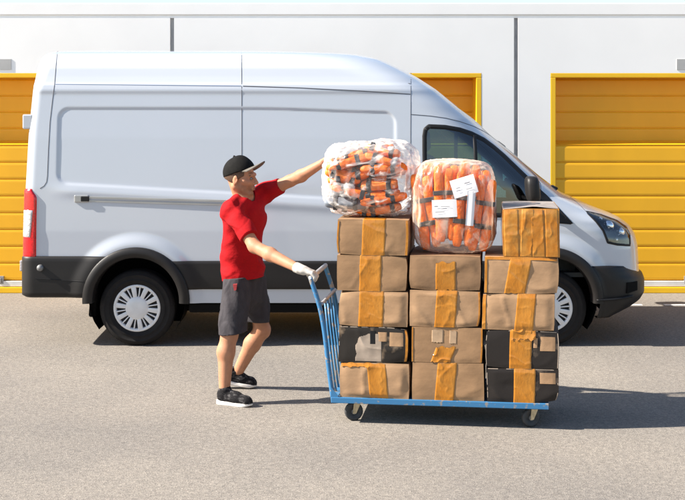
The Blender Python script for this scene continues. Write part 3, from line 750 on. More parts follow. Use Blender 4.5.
for v in (0.19, 0.32, 0.45, 0.58):
    u1 = hp[0][0]; MB().tube([(u1, v, ZD1-0.02), (hp[1][0], v, hp[1][2]), (hp[2][0]-0.001, v, hp[2][2]), (cu, v, czz)], 0.0085, 10).build('guard_rod', M['blue_steel'], cart, world=False, smooth=True)
m = MB(); m.add([(0.0,0.004,ZD1),(0.055,0.004,ZD1),(0.0,0.004,ZD1+0.07),(0.0,0.010,ZD1),(0.055,0.010,ZD1),(0.0,0.010,ZD1+0.07)], [(0,1,2),(5,4,3),(0,2,5,3),(1,4,5,2)]); m.build('gusset', M['blue_steel'], cart, world=False)
def caster(u, v, sw):
    c, s = math.cos(sw), math.sin(sw); d = np.array([c, s, 0]); t = np.array([-s, c, 0])
    off = d*-0.022; top = np.array([u, v, 0]); ax = top+off+np.array([0, 0, 0.064])
    wv = MB(); n = 28
    prof = [(0.018,-0.016),(0.046,-0.016),(0.050,-0.018),(0.060,-0.017),(0.064,-0.010),(0.064,0.010),(0.060,0.017),(0.050,0.018),(0.046,0.016),(0.018,0.016)]
    k = len(prof)
    for i in range(n):
        a = 2*math.pi*i/n
        for r, w in prof: wv.v.append(ax+d*r*math.cos(a)+np.array([0,0,r*math.sin(a)])+t*w)
    for i in range(n):
        for j in range(k): wv.f.append((i*k+j, ((i+1) % n)*k+j, ((i+1) % n)*k+(j+1) % k, i*k+(j+1) % k))
    fk = MB()
    for sd in (-1, 1):
        a = ax+t*sd*0.023; b = top+t*sd*0.023+np.array([0,0,0.130])
        w0, w1 = d*0.012, d*0.026; th = t*0.0022
        vs = [a-w0-[0,0,.012], a+w0-[0,0,.012], b+w1, b-w1]; fk.add([q-th for q in vs]+[q+th for q in vs], [(0,1,2,3),(7,6,5,4),(0,4,5,1),(1,5,6,2),(2,6,7,3),(3,7,4,0)])
    fk.obox(top+np.array([0,0,0.131]), d*0.028, t*0.026, (0,0,0.003)); fk.obox(top+np.array([0,0,0.137]), d*0.045, t*0.04, (0,0,0.0028)); fk.tube([ax-t*0.028, ax+t*0.028], 0.007, 10)
    f = fk.build('caster', M['caster_metal'], cart, world=False)
    w = wv.build('caster_wheel', M['caster_rubber'], f, world=False, smooth=True)
    MB().tube([ax-t*0.0175, ax+t*0.0175], 0.019, 16).build('wheel_hub', M['caster_hub'], f, world=False)
caster(0.165, 0.115, R(20)); caster(DL-0.10, 0.10, R(24)); caster(0.15, DWD-0.10, R(12)); caster(DL-0.12, DWD-0.10, R(60))

# ------------------------------------------------------------------ boxes
class Box:
    """cardboard box with bulging, slightly crushed faces, in its own space (base centre at origin, front is -y)"""
    def __init__(s, w, d, h, seed, bulge=0.012, crush=0.010):
        s.w, s.d, s.h, s.seed, s.b, s.c = w, d, h, seed, bulge, crush
        rs = np.random.RandomState(seed); s.corner = rs.uniform(0, 1, 8)**2*crush; s.ph = rs.rand(12)*6.28
        s.sk = rs.uniform(-1, 1, 3)*0.004; s.dent = [(rs.uniform(-.8, .8), rs.uniform(-.8, .8), rs.uniform(.25, .5), rs.uniform(-.6, 1.0)) for _ in range(4)]
    def disp(s, p):
        """p in [-1,1]^3 on the cube surface -> position"""
        p = np.asarray(p, float); q = p.copy()
        edge = lambda a: 1-np.abs(a)**3
        out = np.zeros_like(p)
        for ax in range(3):
            o1, o2 = [i for i in range(3) if i != ax]
            on = np.clip((np.abs(p[:, ax])-0.97)/0.03, 0, 1)
            pl = lambda a: smst(0.0, 0.26, 1-np.abs(a))
            bl = (s.b-0.005)*0.4*pl(p[:, o1])*pl(p[:, o2])
            nn = nz(p+s.ph[:3], 1.5, s.seed+ax, 2); bl = bl*(0.55+0.7*nn)
            rg = 1-np.abs(nz(p*np.array([1.0, 1.0, 0.7])+s.ph[2:5], 1.9, s.seed+20+ax, 2))
            bl = bl+s.b*0.26*(rg**9)*pl(p[:, o1])*pl(p[:, o2])
            for (a, b, rr, am) in s.dent:
                q = np.maximum(0, 1-np.sqrt(((p[:, o1]-a)/rr)**2+((p[:, o2]-b)/(rr*1.2))**2)); bl = bl+(s.b-0.006)*0.6*am*q*edge(p[:, o1])*edge(p[:, o2])
            if ax == 1: bl = bl*1.25
            if ax == 2: bl = bl*0.25
            out[:, ax] += np.sign(p[:, ax])*on*bl
        ci = (p[:, 0] > 0)*1+(p[:, 1] > 0)*2+(p[:, 2] > 0)*4
        cr = s.corner[ci]*np.clip((np.abs(p).sum(1)-2.25)/0.75, 0, 1)**1.5
        out -= p*cr[:, None]
        wob = nz(p+s.ph[3:6], 2.2, s.seed+9, 2)*0.0022
        pos = np.stack([p[:, 0]*s.w/2, p[:, 1]*s.d/2, (p[:, 2]+1)*s.h/2], 1)+out
        pos[:, 0] += s.sk[0]*p[:, 2]+wob; pos[:, 1] += wob*(p[:, 1] < 0)
        pos[:, 2] = np.clip(pos[:, 2], 0.0, s.h+0.004)
        return pos
    def mesh(s, n=(40, 12, 26)):
        idx = {}; P = []; fs = []
        def vid(p):
            k = tuple(np.round(p, 5))
            if k not in idx: idx[k] = len(P); P.append(p)
            return idx[k]
        def warp(t): return np.sign(t)*(1-(1-abs(t))**1.25)
        for ax in range(3):
            o1, o2 = (ax+1) % 3, (ax+2) % 3
            for sg in (-1, 1):
                for i in range(n[o1]):
                    for j in range(n[o2]):
                        q = []
                        for (a, b) in ((i, j), (i+1, j), (i+1, j+1), (i, j+1)):
                            p = np.zeros(3); p[ax] = sg; p[o1] = warp(-1+2*a/n[o1]); p[o2] = warp(-1+2*b/n[o2]); q.append(vid(p))
                        fs.append(tuple(q) if sg > 0 else tuple(reversed(q)))
        return s.disp(np.array(P)), fs
    def patch(s, a0, a1, b0, b1, off, crinkle=0.0, skew=0.0, nu=26, nv=44, wrap_top=0.0, rag=0.0, sd=0, edge_lift=False):
        """strip on the front face (a across, b up, both -1..1), going over the top edge by wrap_top"""
        us = np.linspace(0, 1, nu); rows = [(b, 0) for b in np.linspace(b0, b1, nv)]
        if wrap_top > 0: rows += [(1, y) for y in np.linspace(0, wrap_top, 8)[1:]]
        P = []; N = []
        rs = np.random.RandomState(s.seed+sd+50)
        for ri, (b, y) in enumerate(rows):
            for u in us:
                a = a0+(a1-a0)*u+skew*(b-b0)/2
                bb = b
                if rag and ri == 0: bb = b+rag*math.sin(u*9+s.ph[7]+sd)*0.5+rag*math.sin(u*23+sd)
                if rag and ri == nv-1 and wrap_top == 0: bb = b+rag*math.sin(u*11+s.ph[8]+sd)
                P.append((a, -1+y, bb)); N.append((0, -1, 0) if y == 0 and b < 0.999 else ((0, -0.7, 0.7) if y == 0 else (0, 0, 1)))
        P = np.array(P); N = np.array(N, float); pos = s.disp(P)
        cr = (nz(pos*np.array([1.0, 1, 0.6]), 42.0, s.seed+sd+77, 3)*0.6+1.3*(1-np.abs(nz(pos+pos[:, [2, 1, 0]]*np.array([0.5, 0, 0]), 34.0, s.seed+sd+78, 2)))**5-0.4) if crinkle else 0
        pos = pos+N*(off+crinkle*0.5*(0.9+cr)).reshape(-1, 1) if crinkle else pos+N*off
        fs = []
        for i in range(len(rows)-1):
            for j in range(nu-1): fs.append((i*nu+j, i*nu+j+1, (i+1)*nu+j+1, (i+1)*nu+j))
        # sink the outline so the strip has thickness
        for i in range(len(rows)):
            for j in (0, nu-1): pos[i*nu+j] -= N[i*nu+j]*(off+0.001)
        return pos, fs
BOXG = 'cardboard boxes stacked on the cart'
def place_box(px0, px1, zb, h, d, mat, label, tapes=(), v0=0.012, yaw=0.0, bulge=0.012, crush=0.012, seed=0, labels=(), faded=(), worn=False):
    pc = (px0+px1)/2; u0, _ = cartp(px0, 300, v0); u1, _ = cartp(px1, 300, v0)
    w = u1-u0-0.004; b = Box(w, d, h-0.002, seed, bulge, crush)
    vs, fs = b.mesh(); root = obj('cardboard_box', vs, fs, mat, None, smooth=True)
    root.location = tuple(cw((u0+u1)/2, v0+d/2, zb)); root.rotation_euler = (0, 0, -TH+yaw)
    md = root.modifiers.new('es', 'EDGE_SPLIT'); md.split_angle = R(38)
    tag(root, label, 'box', BOXG)
    for t in tapes:
        kw = dict(off=0.0022, crinkle=0.0022); mt = t.get('mat', M['tape']); kw.update({k: x for k, x in t.items() if k not in ('mat', 'r')}); a0, a1, b0, b1 = t['r']
        pv, pf = b.patch(a0, a1, b0, b1, **kw); obj('tape', pv, pf, mt, root, world=False, smooth=True)
    for (a0, a1, b0, b1, mt) in labels:
        pv, pf = b.patch(a0, a1, b0, b1, 0.0016, nu=8, nv=8); obj('box_label', pv, pf, mt, root, world=False, smooth=True)
    if worn:      # rubbed-through edges
        for k, (a0, a1, b0, b1) in enumerate(((-0.97,0.97,0.955,0.998), (0.965,0.995,-0.95,0.95), (-0.995,-0.965,-0.9,0.97))):
            pv, pf = b.patch(a0, a1, b0, b1, 0.0010, nu=60 if k == 0 else 4, nv=4 if k == 0 else 40)
            n_c = nz(pv, 55, seed+k, 2); pf = [f for f in pf if n_c[list(f)].mean() > -0.25]
            obj('worn_edge', pv, pf, M['faded'], root, world=False, smooth=True)
    for (a0, a1, b0, b1) in faded:
        pv, pf = b.patch(a0, a1, b0, b1, 0.0012, nu=60, nv=44)
        # round the patch off into an uneven worn outline
        pf2 = []
        cxm = pv.mean(0); 
        for f in pf:
            c = pv[list(f)].mean(0); ex = (c[0]-cxm[0])/((pv[:, 0].max()-pv[:, 0].min())/2); ez = (c[2]-cxm[2])/((pv[:, 2].max()-pv[:, 2].min())/2)
            if ex < 0.3 and (ex*ex+max(ez, 0)**2) > 0.92+0.10*math.sin(ez*7+ex*5): continue
            pf2.append(f)
        obj('worn_patch', pv, pf2, M['faded'], root, world=False, smooth=True)
    return root, b
def T(a0, a1, b0=-1.0, b1=1.0, **k): d = dict(r=(a0, a1, b0, b1)); d.update(k); return d
def hz(px, ya, yb): 
    return cartp(px, ya, 0.012)[1]-cartp(px, yb, 0.012)[1]
def stack(px, ys): 
    """heights of the boxes of one column from the photo's joint lines, bottom first"""
    tops = [cartp(px, y, 0.012)[1] for y in ys]; zb = ZD1; out = []
    for t in tops: out.append((zb, t-zb)); zb = t
    return out
c1 = stack(372, [362.6, 326.5, 291.2, 255.2, 219.2]); c2 = stack(447, [362.6, 327.2, 290.5, 255.4]); c3 = stack(521, [368.5, 330.2, 293.5, 257.0, 208.4])
DB = 0.72
tan = M['card_pale']
place_box(340, 410, *c1[0], DB, M['card_pale'], 'crushed box with crooked tape under the black box, bottom of the left column', [T(-0.12,0.42,-1,0.98,skew=-0.10,rag=0.03,crinkle=0.003), T(-0.97,-0.1,0.80,0.99,crinkle=0.005,rag=0.05,sd=4,mat=M['tape'])], seed=11, bulge=0.024, crush=0.028, yaw=R(-0.6))
place_box(338.5, 408.6, *c1[1], DB, M['card_black'], 'black printed box with a faded beige patch and two tan labels, left column', [T(0.925,0.995,-0.98,0.98)], seed=12, bulge=0.012, crush=0.02,
          labels=[(0.12,0.40,0.20,0.72,tan),(0.44,0.88,-0.05,0.72,tan),(-0.12,0.08,0.05,0.78,M['trim_dark'])], worn=True, faded=[(-0.52,0.24,-0.92,0.62)])
place_box(338, 407.3, *c1[2], DB, M['card_pale'], 'pale box sitting directly on the black box of the left column', [T(-0.42,0.30,-1,1,crinkle=0.003)], seed=13, bulge=0.02, crush=0.016, yaw=R(0.7))
place_box(337, 407.3, *c1[3], DB, M['card'], 'plain brown box second from the top of the left column', [T(-0.36,0.27,-1,1)], seed=14, bulge=0.009, yaw=R(-0.3))
place_box(336.2, 408.2, *c1[4], DB, M['card'], 'brown box with broad tape directly under the milky white bag', [T(-0.29,0.36,-1,1,wrap_top=0.3), T(0.93,0.995,-0.98,0.98,sd=3), T(-0.995,-0.95,-0.9,0.9,sd=5)], seed=15, bulge=0.013, yaw=R(0.4))
place_box(412, 484, *c2[0], DB, M['card'], 'brown box with twisted tape at the bottom of the middle column', [T(-0.38,0.16,-1,1,skew=0.10,crinkle=0.004)], seed=21, bulge=0.011)
place_box(411, 482.5, *c2[1], DB, M['card'], 'brown box with two clear tape strips and a torn tape lump below them', [T(-0.44,-0.12,0.15,0.86,mat=M['clear_tape'],rag=0.02,crinkle=0.001), T(0.06,0.26,0.1,0.82,mat=M['clear_tape'],rag=0.02,sd=2,crinkle=0.001), T(-0.46,0.10,-1,-0.12,skew=0.35,crinkle=0.008,rag=0.08,sd=6), T(0.955,0.995,-0.98,0.98,sd=3), T(-0.995,-0.96,-0.98,0.98,sd=7)], seed=22, bulge=0.008, yaw=R(0.4))
place_box(409.8, 480.8, *c2[2], DB, M['card_pale'], 'pale bulging box with slanted crinkled tape, second from the top of the middle column', [T(-0.30,0.30,-1,1,skew=0.06,crinkle=0.0045), T(0.955,0.995,-0.98,0.98,sd=3)], seed=23, bulge=0.018, yaw=R(-0.4))
place_box(409, 480.8, *c2[3], DB, M['card_dark'], 'brown box with short tape tab, directly under the clear bag of orange vests', [T(-0.26,0.30,-1,0.62,rag=0.07,crinkle=0.002)], seed=24, bulge=0.012, yaw=R(0.3))
place_box(486.5, 558.8, *c3[0], DB, M['card_black2'], 'worn black box with wide tape and one tan label, bottom of the right column', [T(-0.26,0.34,-1,1,crinkle=0.003,skew=0.03)], seed=31, bulge=0.015, crush=0.02, labels=[(0.45,0.94,0.15,0.80,tan)], worn=True)
place_box(484.8, 559, *c3[1], DB, M['card_black2'], 'black box with frayed tape and two tan labels, second from the bottom on the right', [T(-0.34,0.26,-1,1,crinkle=0.005), T(-0.30,0.36,0.55,1.0,crinkle=0.012,rag=0.06,sd=5)], seed=32, bulge=0.006, labels=[(0.30,0.42,0.10,0.62,tan),(0.46,0.92,-0.05,0.70,tan)], worn=True, yaw=R(0.4))
place_box(482.3, 555.3, *c3[2], DB, M['card_pale'], 'pale brown box with wide tape on the black boxes of the right column', [T(-0.10,0.42,-1,1,skew=0.08,crinkle=0.003), T(-0.995,-0.90,-0.98,0.98,sd=3,crinkle=0.004)], seed=33, bulge=0.017, yaw=R(-0.5))
place_box(484, 558.5, *c3[3], DB, M['card_pale'], 'pale box under the wholly tape wrapped box of the right column', [T(-0.46,0.12,-1,0.94,skew=0.16,crinkle=0.003,rag=0.03), T(-0.995,0.995,0.86,1.0,sd=3,crinkle=0.003), T(-0.995,-0.93,-0.98,0.9,sd=4)], seed=34, bulge=0.012, yaw=R(0.3))
tb, tbb = place_box(501.5, 559.5, *c3[4], 0.70, M['tape_box'], 'box wrapped all over in orange brown tape, top of the right column', [T(-0.40,0.02,-0.97,0.98,crinkle=0.0035,skew=0.10,sd=1,mat=M['tape_box']), T(0.04,0.48,-0.97,0.98,crinkle=0.004,skew=-0.05,sd=2,mat=M['tape_box']), T(0.52,0.96,-0.97,0.97,crinkle=0.0035,skew=-0.02,sd=3,mat=M['tape_box']), T(-0.94,-0.44,-0.98,0.97,crinkle=0.003,sd=4,mat=M['tape_box'])], seed=35, bulge=0.014, yaw=R(0.5))
top_m = MB(); 
pv = tbb.disp(np.array([(a, b, 1.0) for b in np.linspace(-0.955, 0.96, 14) for a in np.linspace(-0.97, 0.97, 14)])); pv[:, 2] += 0.0015+0.012*np.exp(-((pv[:, 0]-0.02)/0.10)**2)*(nz(pv, 14, 5, 2)*0.5+0.6)
obj('box_top', pv, [(i*14+j, i*14+j+1, (i+1)*14+j+1, (i+1)*14+j) for i in range(13) for j in range(13)], principled('grey_card_top', (0.27,0.23,0.20), 0.6, var=0.2, vscale=14), tb, world=False, smooth=True)
pm = MB(); rs = random.Random(4)
pts_ = []
for k in range(16):
    a = -0.50+k*0.068; pv2 = tbb.disp(np.array([(a, -1, -0.06), (a+0.034+0.02*rs.random(), -1, -0.06)]))
    hgt = 0.008+0.005*rs.random()
    if k % 5 == 4: continue
    pm.add([pv2[0]+[0,-0.019,0], pv2[1]+[0,-0.019,0], pv2[1]+[0,-0.019,hgt], pv2[0]+[0,-0.019,hgt]], [(0,1,2,3)])

# ------------------------------------------------------------------ bags of life vests
def cushion(w, l, t, e1=0.45, e2=0.5, nu=20, nv=12, seed=0, amp=0.0):
    vs = []; fs = []; sp = lambda q, e: math.copysign(abs(q)**e, q)
    for i in range(nv+1):
        ph = -math.pi/2+math.pi*i/nv
        for j in range(nu):
            th = 2*math.pi*j/nu
            vs.append((w/2*sp(math.cos(ph), e1)*sp(math.cos(th), e2), t/2*sp(math.cos(ph), e1)*sp(math.sin(th), e2), l/2*sp(math.sin(ph), e1)))
    for i in range(nv):
        for j in range(nu): fs.append((i*nu+j, i*nu+(j+1) % nu, (i+1)*nu+(j+1) % nu, (i+1)*nu+j))
    v = np.array(vs)
    if amp: v = v+amp*np.stack([nz(v, 22, seed+k, 2) for k in range(3)], 1)
    return v, fs
def vest_meshes(seed, mat, w=0.105, l=0.44, t=0.055):
    out = []
    v, f = cushion(w, l, t, seed=seed, amp=0.006); out.append(('foam_pad', v+[-w*0.53, 0, 0], f, mat))
    v, f = cushion(w, l*0.94, t, seed=seed+5, amp=0.006); out.append(('foam_pad', v+[w*0.53, 0.004, -0.01], f, mat))
    m = MB(); 
    for z in ((-0.085, 0.075) if l > 0.4 else (-0.075, 0.065)):
        m = MB(); m.box(-w*1.06, w*1.06, -t/2-0.004, t/2+0.006, z-0.016, z+0.016); out.append(('strap', m.v, m.f, M['strap']))
    m = MB(); m.box(-0.022, 0.022, -t/2-0.014, -t/2-0.003, -0.103, -0.067); out.append(('buckle', m.v, m.f, M['trim_dark']))
    return out
protos = {}
def make_vest(kind, mat, seed, loc, mtx, label, group, w=0.105, l=0.44, t=0.055):
    key = (kind,)
    root = bpy.data.objects.new('life_vest', None); COL.objects.link(root); root.empty_display_size = 0.1
    mm = Matrix(mtx.tolist()).to_4x4(); mm.translation = Vector(loc); root.matrix_basis = mm
    tag(root, label, 'life vest', group)
    if key not in protos:
        protos[key] = []
        for (n, v, f, mt) in vest_meshes(seed, mat, w, l, t): 
            o = obj(n, v, f, mt, None, smooth=(n == 'foam_pad'), bevel=0.004 if n != 'foam_pad' else 0); o.parent = root; protos[key].append(o)
    else:
        for o in protos[key]:
            c = o.copy(); COL.objects.link(c); c.parent = root
    return root
def basis(x, z):
    """columns: vest width, thickness (outwards), length"""
    x = np.array(x, float); x /= np.linalg.norm(x); z = np.array(z, float); z -= x*(z@x); z /= np.linalg.norm(z); y = np.cross(z, x)
    return np.stack([x, y, z], 1)
def bag_shell(name, mat, c, ru, rv, rz, seed, e=0.62, label='', amp=0.02, flat=0.0, neck=None, fine=0.006):
    """polythene bag: lumpy closed skin pulled over what it holds"""
    nu, nv = 150, 96; P = []; sp = lambda q, ee: np.sign(q)*np.abs(q)**ee
    ph = np.linspace(-math.pi/2, math.pi/2, nv); th = np.linspace(0, 2*math.pi, nu, endpoint=False)
    PH, THH = np.meshgrid(ph, th, indexing='ij')
    X = ru*sp(np.cos(PH), e)*sp(np.cos(THH), e); Y = rv*sp(np.cos(PH), e)*sp(np.sin(THH), e); Z = rz*sp(np.sin(PH), e)
    v = np.stack([X, Y, Z], -1).reshape(-1, 3); nrm = v/np.array([ru, rv, rz])**1.0; nrm /= np.linalg.norm(nrm, axis=1)[:, None]+1e-9
    d = amp*nz(v, 7, seed, 2)+fine*nz(v*np.array([1.6, 1.6, 0.8]), 42, seed+3, 3, 0.6)
    ridg = 1-np.abs(nz(v*np.array([1.2, 1.2, 0.9]), 17, seed+8, 2)); d = d+fine*1.2*(ridg**4)
    v = v+nrm*d[:, None]; zb = -rz*0.985
    v[:, 2] = np.maximum(v[:, 2], zb)
    fs = []
    for i in range(nv-1):
        for j in range(nu): fs.append((i*nu+j, i*nu+(j+1) % nu, (i+1)*nu+(j+1) % nu, (i+1)*nu+j))
    root = obj(name, v, fs, mat, None, smooth=True); root.location = tuple(c); root.rotation_euler = (0, 0, -TH)
    return root
# bag of upright vests, middle
zt = c2[3][0]+c2[3][1]
uA, _ = cartp(411.5, 200, 0.02); uB, _ = cartp(495.5, 200, 0.02); _, ztop2 = cartp(453, 160.5, 0.15)
vc = 0.31; ru2, rv2, rz2 = (uB-uA)/2, 0.285, (ztop2-zt)/2
b2 = cw((uA+uB)/2, vc, zt+rz2*0.985)
bag2 = bag_shell('plastic_bag', M['film_clear'], b2, ru2, rv2, rz2, 5, e=0.46, amp=0.014, fine=0.0060)
tag(bag2, 'clear plastic bag of upright orange vests with white papers stuck on it', 'bag')
vg = 'orange vests in the clear bag'
def loc2(du, dv, dz): return cw((uA+uB)/2+du, vc+dv, zt+rz2+dz)
rs = random.Random(12)
UP = np.array([0, 0, 1.0])
VL = dict(w=0.072, l=0.53, t=0.085)
for i, (du, tilt, dz) in enumerate(((-0.195, 0.17, -0.03), (-0.06, 0.05, 0.025), (0.075, -0.06, -0.01), (0.195, -0.13, -0.045))):
    make_vest('up', M['orange'], 3, loc2(du, -0.18+0.025*(i in (0, 3)), dz), basis(CU+UP*tilt, UP-CU*tilt), 'orange life vest standing upright in the front row of the clear bag', vg, **VL)
for i, (du, tilt, dz) in enumerate(((-0.155, -0.08, 0.035), (-0.02, 0.10, 0.04), (0.10, -0.05, 0.05), (0.185, 0.02, 0.01))):
    make_vest('up', M['orange'], 3, loc2(du, -0.07, dz), basis(CU+UP*tilt, UP-CU*tilt), 'orange life vest behind the front row in the clear bag', 'rear orange vests in the clear bag', **VL)
for i, du in enumerate((-0.17, -0.03, 0.08, 0.19)):
    make_vest('up', M['orange'], 3, loc2(du, 0.06, 0.03-0.01*i), basis(CU+UP*0.05*(i-1), UP), 'orange life vest behind the front row in the clear bag', 'rear orange vests in the clear bag', **VL)
# papers on that bag
def paper(px, py, w, h, rot, lines, sd):
    u, z = cartp(px, py, 0.015); m = MB(); n = 6; v0 = 0.006
    c, s = math.cos(rot), math.sin(rot)
    bagc = b2
    def P(a, b, o):
        x, zz = a*c-b*s, a*s+b*c
        uu = u+x; z2 = z+zz
        lu = (uu-(uA+uB)/2)/ru2; lz = (z2-b2[2])/rz2
        rr = max(0.02, 1-abs(lu)**(2/0.46)-abs(lz)**(2/0.46)) if abs(lu) < 1 and abs(lz) < 1 else 0.02
        vv = vc-rv2*rr**0.23-0.012
        return cw(uu, vv-o, z2)
    vs = [P(w*(i/n-0.5), h*(j/n-0.5), 0.002*math.sin(i*1.3+sd)) for j in range(n+1) for i in range(n+1)]
    fs = [(j*(n+1)+i, j*(n+1)+i+1, (j+1)*(n+1)+i+1, (j+1)*(n+1)+i) for j in range(n) for i in range(n)]
    o = obj('paper', vs, fs, M['paper'], bag2, smooth=True)
    m = MB(); rs = random.Random(sd)
    for (b, a0, a1, t) in lines:
        vs = [P(w*(a-0.5), h*(b-0.5)+q, 0.0045+0.002*math.sin(a*n*1.3+sd)) for a, q in ((a0, 0), (a1, 0), (a1, t), (a0, t))]
        m.add(vs, [(0,1,2,3)])
    if lines: m.build('print', M['ink'], o)
    return o
paper(464, 186.5, 0.168, 0.125, R(17), [(0.62,0.55,0.78,0.006),(0.50,0.18,0.34,0.003),(0.36,0.16,0.30,0.003),(0.30,0.55,0.8,0.003)], 1)
paper(444.5, 208.5, 0.168, 0.120, R(3), [(0.62,0.1,0.24,0.004),(0.60,0.36,0.72,0.003),(0.48,0.36,0.6,0.003),(0.30,0.12,0.5,0.003)], 2)
paper(470.5, 208.5, 0.054, 0.235, R(-4), [], 3)
# bag of flat vests, left
zt1_ = c1[4][0]+c1[4][1]
uA1, _ = cartp(320.5, 180, 0.1); uB1, _ = cartp(413, 180, 0.1); _, ztop1 = cartp(366, 143, 0.2)
vc1 = 0.36; ru1, rv1, rz1 = (uB1-uA1)/2, 0.32, (ztop1-zt1_)/2
b1 = cw((uA1+uB1)/2, vc1, zt1_+rz1*0.985)
bag1 = bag_shell('plastic_bag', M['film_milky'], b1, ru1, rv1, rz1, 17, e=0.56, amp=0.032, fine=0.012)
tag(bag1, 'milky white crumpled bag of jumbled orange and grey vests the man pushes', 'bag')
vg1 = 'orange and grey vests in the milky bag'
rs = random.Random(21)
for li, (dz, span) in enumerate(((-0.200, 0.19), (-0.140, 0.235), (-0.075, 0.255), (-0.005, 0.26), (0.060, 0.25), (0.120, 0.22), (0.170, 0.16))):
    for row, (f0, dv) in enumerate(((-0.62, -0.17), (0.52, -0.18), (0.05, 0.09))):
        a = rs.uniform(-0.34, 0.34); du = span*f0*0.85+rs.uniform(-0.045, 0.045)
        if li in (0, 6): dv *= 0.7
        L = CU*math.cos(a)+UP*math.sin(a)+CV*rs.uniform(-.25, .25); Wd = CV+UP*rs.uniform(-0.7, 0.7)
        kd = 3 if (row == 0 and li == 1) or (row == 2 and li == 3) else (0, 1, 2)[(li+row) % 3]
        make_vest('flat%d' % kd, (M['orange'], M['orange_pale'], M['orange'], M['grey_lining'])[kd], 31+kd, cw((uA1+uB1)/2+du, vc1+dv, zt1_+rz1+dz+rs.uniform(-.012, .012)), basis(Wd, L), 'orange or grey life vest lying jumbled inside the milky bag', vg1, w=0.085, l=(0.30, 0.26, 0.34, 0.30)[kd], t=0.055)

# ------------------------------------------------------------------ implicit surfaces for the person
class Field:
    def __init__(s, lo, hi, h):
        s.h = h; s.lo = np.array(lo, float); n = np.ceil((np.array(hi)-s.lo)/h).astype(int)+1
        s.n = n; s.F = np.full(n, 1.0, np.float32)
    def sub(s, lo, hi):
        a = np.clip(np.floor((np.array(lo)-s.lo)/s.h).astype(int), 0, s.n-1); b = np.clip(np.ceil((np.array(hi)-s.lo)/s.h).astype(int)+1, 1, s.n)
        ax = [s.lo[i]+s.h*np.arange(a[i], b[i]) for i in range(3)]
        return tuple(slice(a[i], b[i]) for i in range(3)), np.stack(np.meshgrid(*ax, indexing='ij'), -1)
    def put(s, d, sl, k):
        f = s.F[sl]
        if k <= 0: s.F[sl] = np.minimum(f, d)
        else: hh = np.clip(0.5+0.5*(f-d)/k, 0, 1); s.F[sl] = f*(1-hh)+d*hh-k*hh*(1-hh)
    def cut(s, d, sl, k=0.004):
        f = s.F[sl]; hh = np.clip(0.5-0.5*(f+d)/k, 0, 1); s.F[sl] = f*(1-hh)+(-d)*hh+k*hh*(1-hh)
    def cone(s, a, b, r1, r2, k=0.02, flat=None):
        """round cone; flat = (axis, factor) squashes it along a direction"""
        a, b = np.array(a, float), np.array(b, float); m = 0.05+k; r = max(r1, r2)+m
        sl, p = s.sub(np.minimum(a, b)-r, np.maximum(a, b)+r)
        if p.size == 0: return s
        sc = 1.0
        if flat is not None:
            ax, fc = np.array(flat[0], float), flat[1]; ax /= np.linalg.norm(ax)
            mid = a+(b-a)*np.clip(((p-a)@(b-a))/max((b-a)@(b-a), 1e-9), 0, 1)[..., None]
            dd = ((p-mid)@ax)[..., None]*ax; p = p+dd*(1/fc-1); sc = 1.0
        d = rcone(p, a, b, r1, r2)
        if flat is not None:
            d = np.where(d < 0.06, d*0.85, d)
        s.put(d, sl, k); return s
    def ell(s, c, axes, rad, k=0.02, neg=False):
        c = np.array(c, float); A = np.array(axes, float); rad = np.array(rad, float); r = rad.max()+0.05+k
        sl, p = s.sub(c-r, c+r)
        if p.size == 0: return s
        q = (p-c) @ A.T; k0 = np.linalg.norm(q/rad, axis=-1); k1 = np.linalg.norm(q/(rad*rad), axis=-1); d = k0*(k0-1)/np.maximum(k1, 1e-6)
        (s.cut if neg else s.put)(d, sl, k); return s
    def plane(s, p0, n, lo, hi, k=0.004):
        """removes what lies on the side n points to, within lo..hi"""
        n = np.array(n, float); n /= np.linalg.norm(n); sl, p = s.sub(lo, hi); d = -((p-np.array(p0))@n); s.cut(d, sl, k); return s
    def grid(s): return s.sub(s.lo, s.lo+s.h*(s.n-1))
    def mesh(s): return surface_nets(s.F, s.lo, s.h)
def rcone(p, a, b, r1, r2):
    ba = b-a; l2 = ba@ba; rr = r1-r2; a2 = l2-rr*rr; il2 = 1/l2
    pa = p-a; y = pa@ba; z = y-l2; t = pa*l2-ba*y[..., None]; x2 = (t*t).sum(-1); y2 = y*y*l2; z2 = z*z*l2; k = np.sign(rr)*rr*rr*x2
    return np.where(np.sign(z)*a2*z2 > k, np.sqrt(x2+z2)*il2-r2, np.where(np.sign(y)*a2*y2 < k, np.sqrt(x2+y2)*il2-r1, (np.sqrt(x2*a2*il2)+y*rr)*il2-r1))
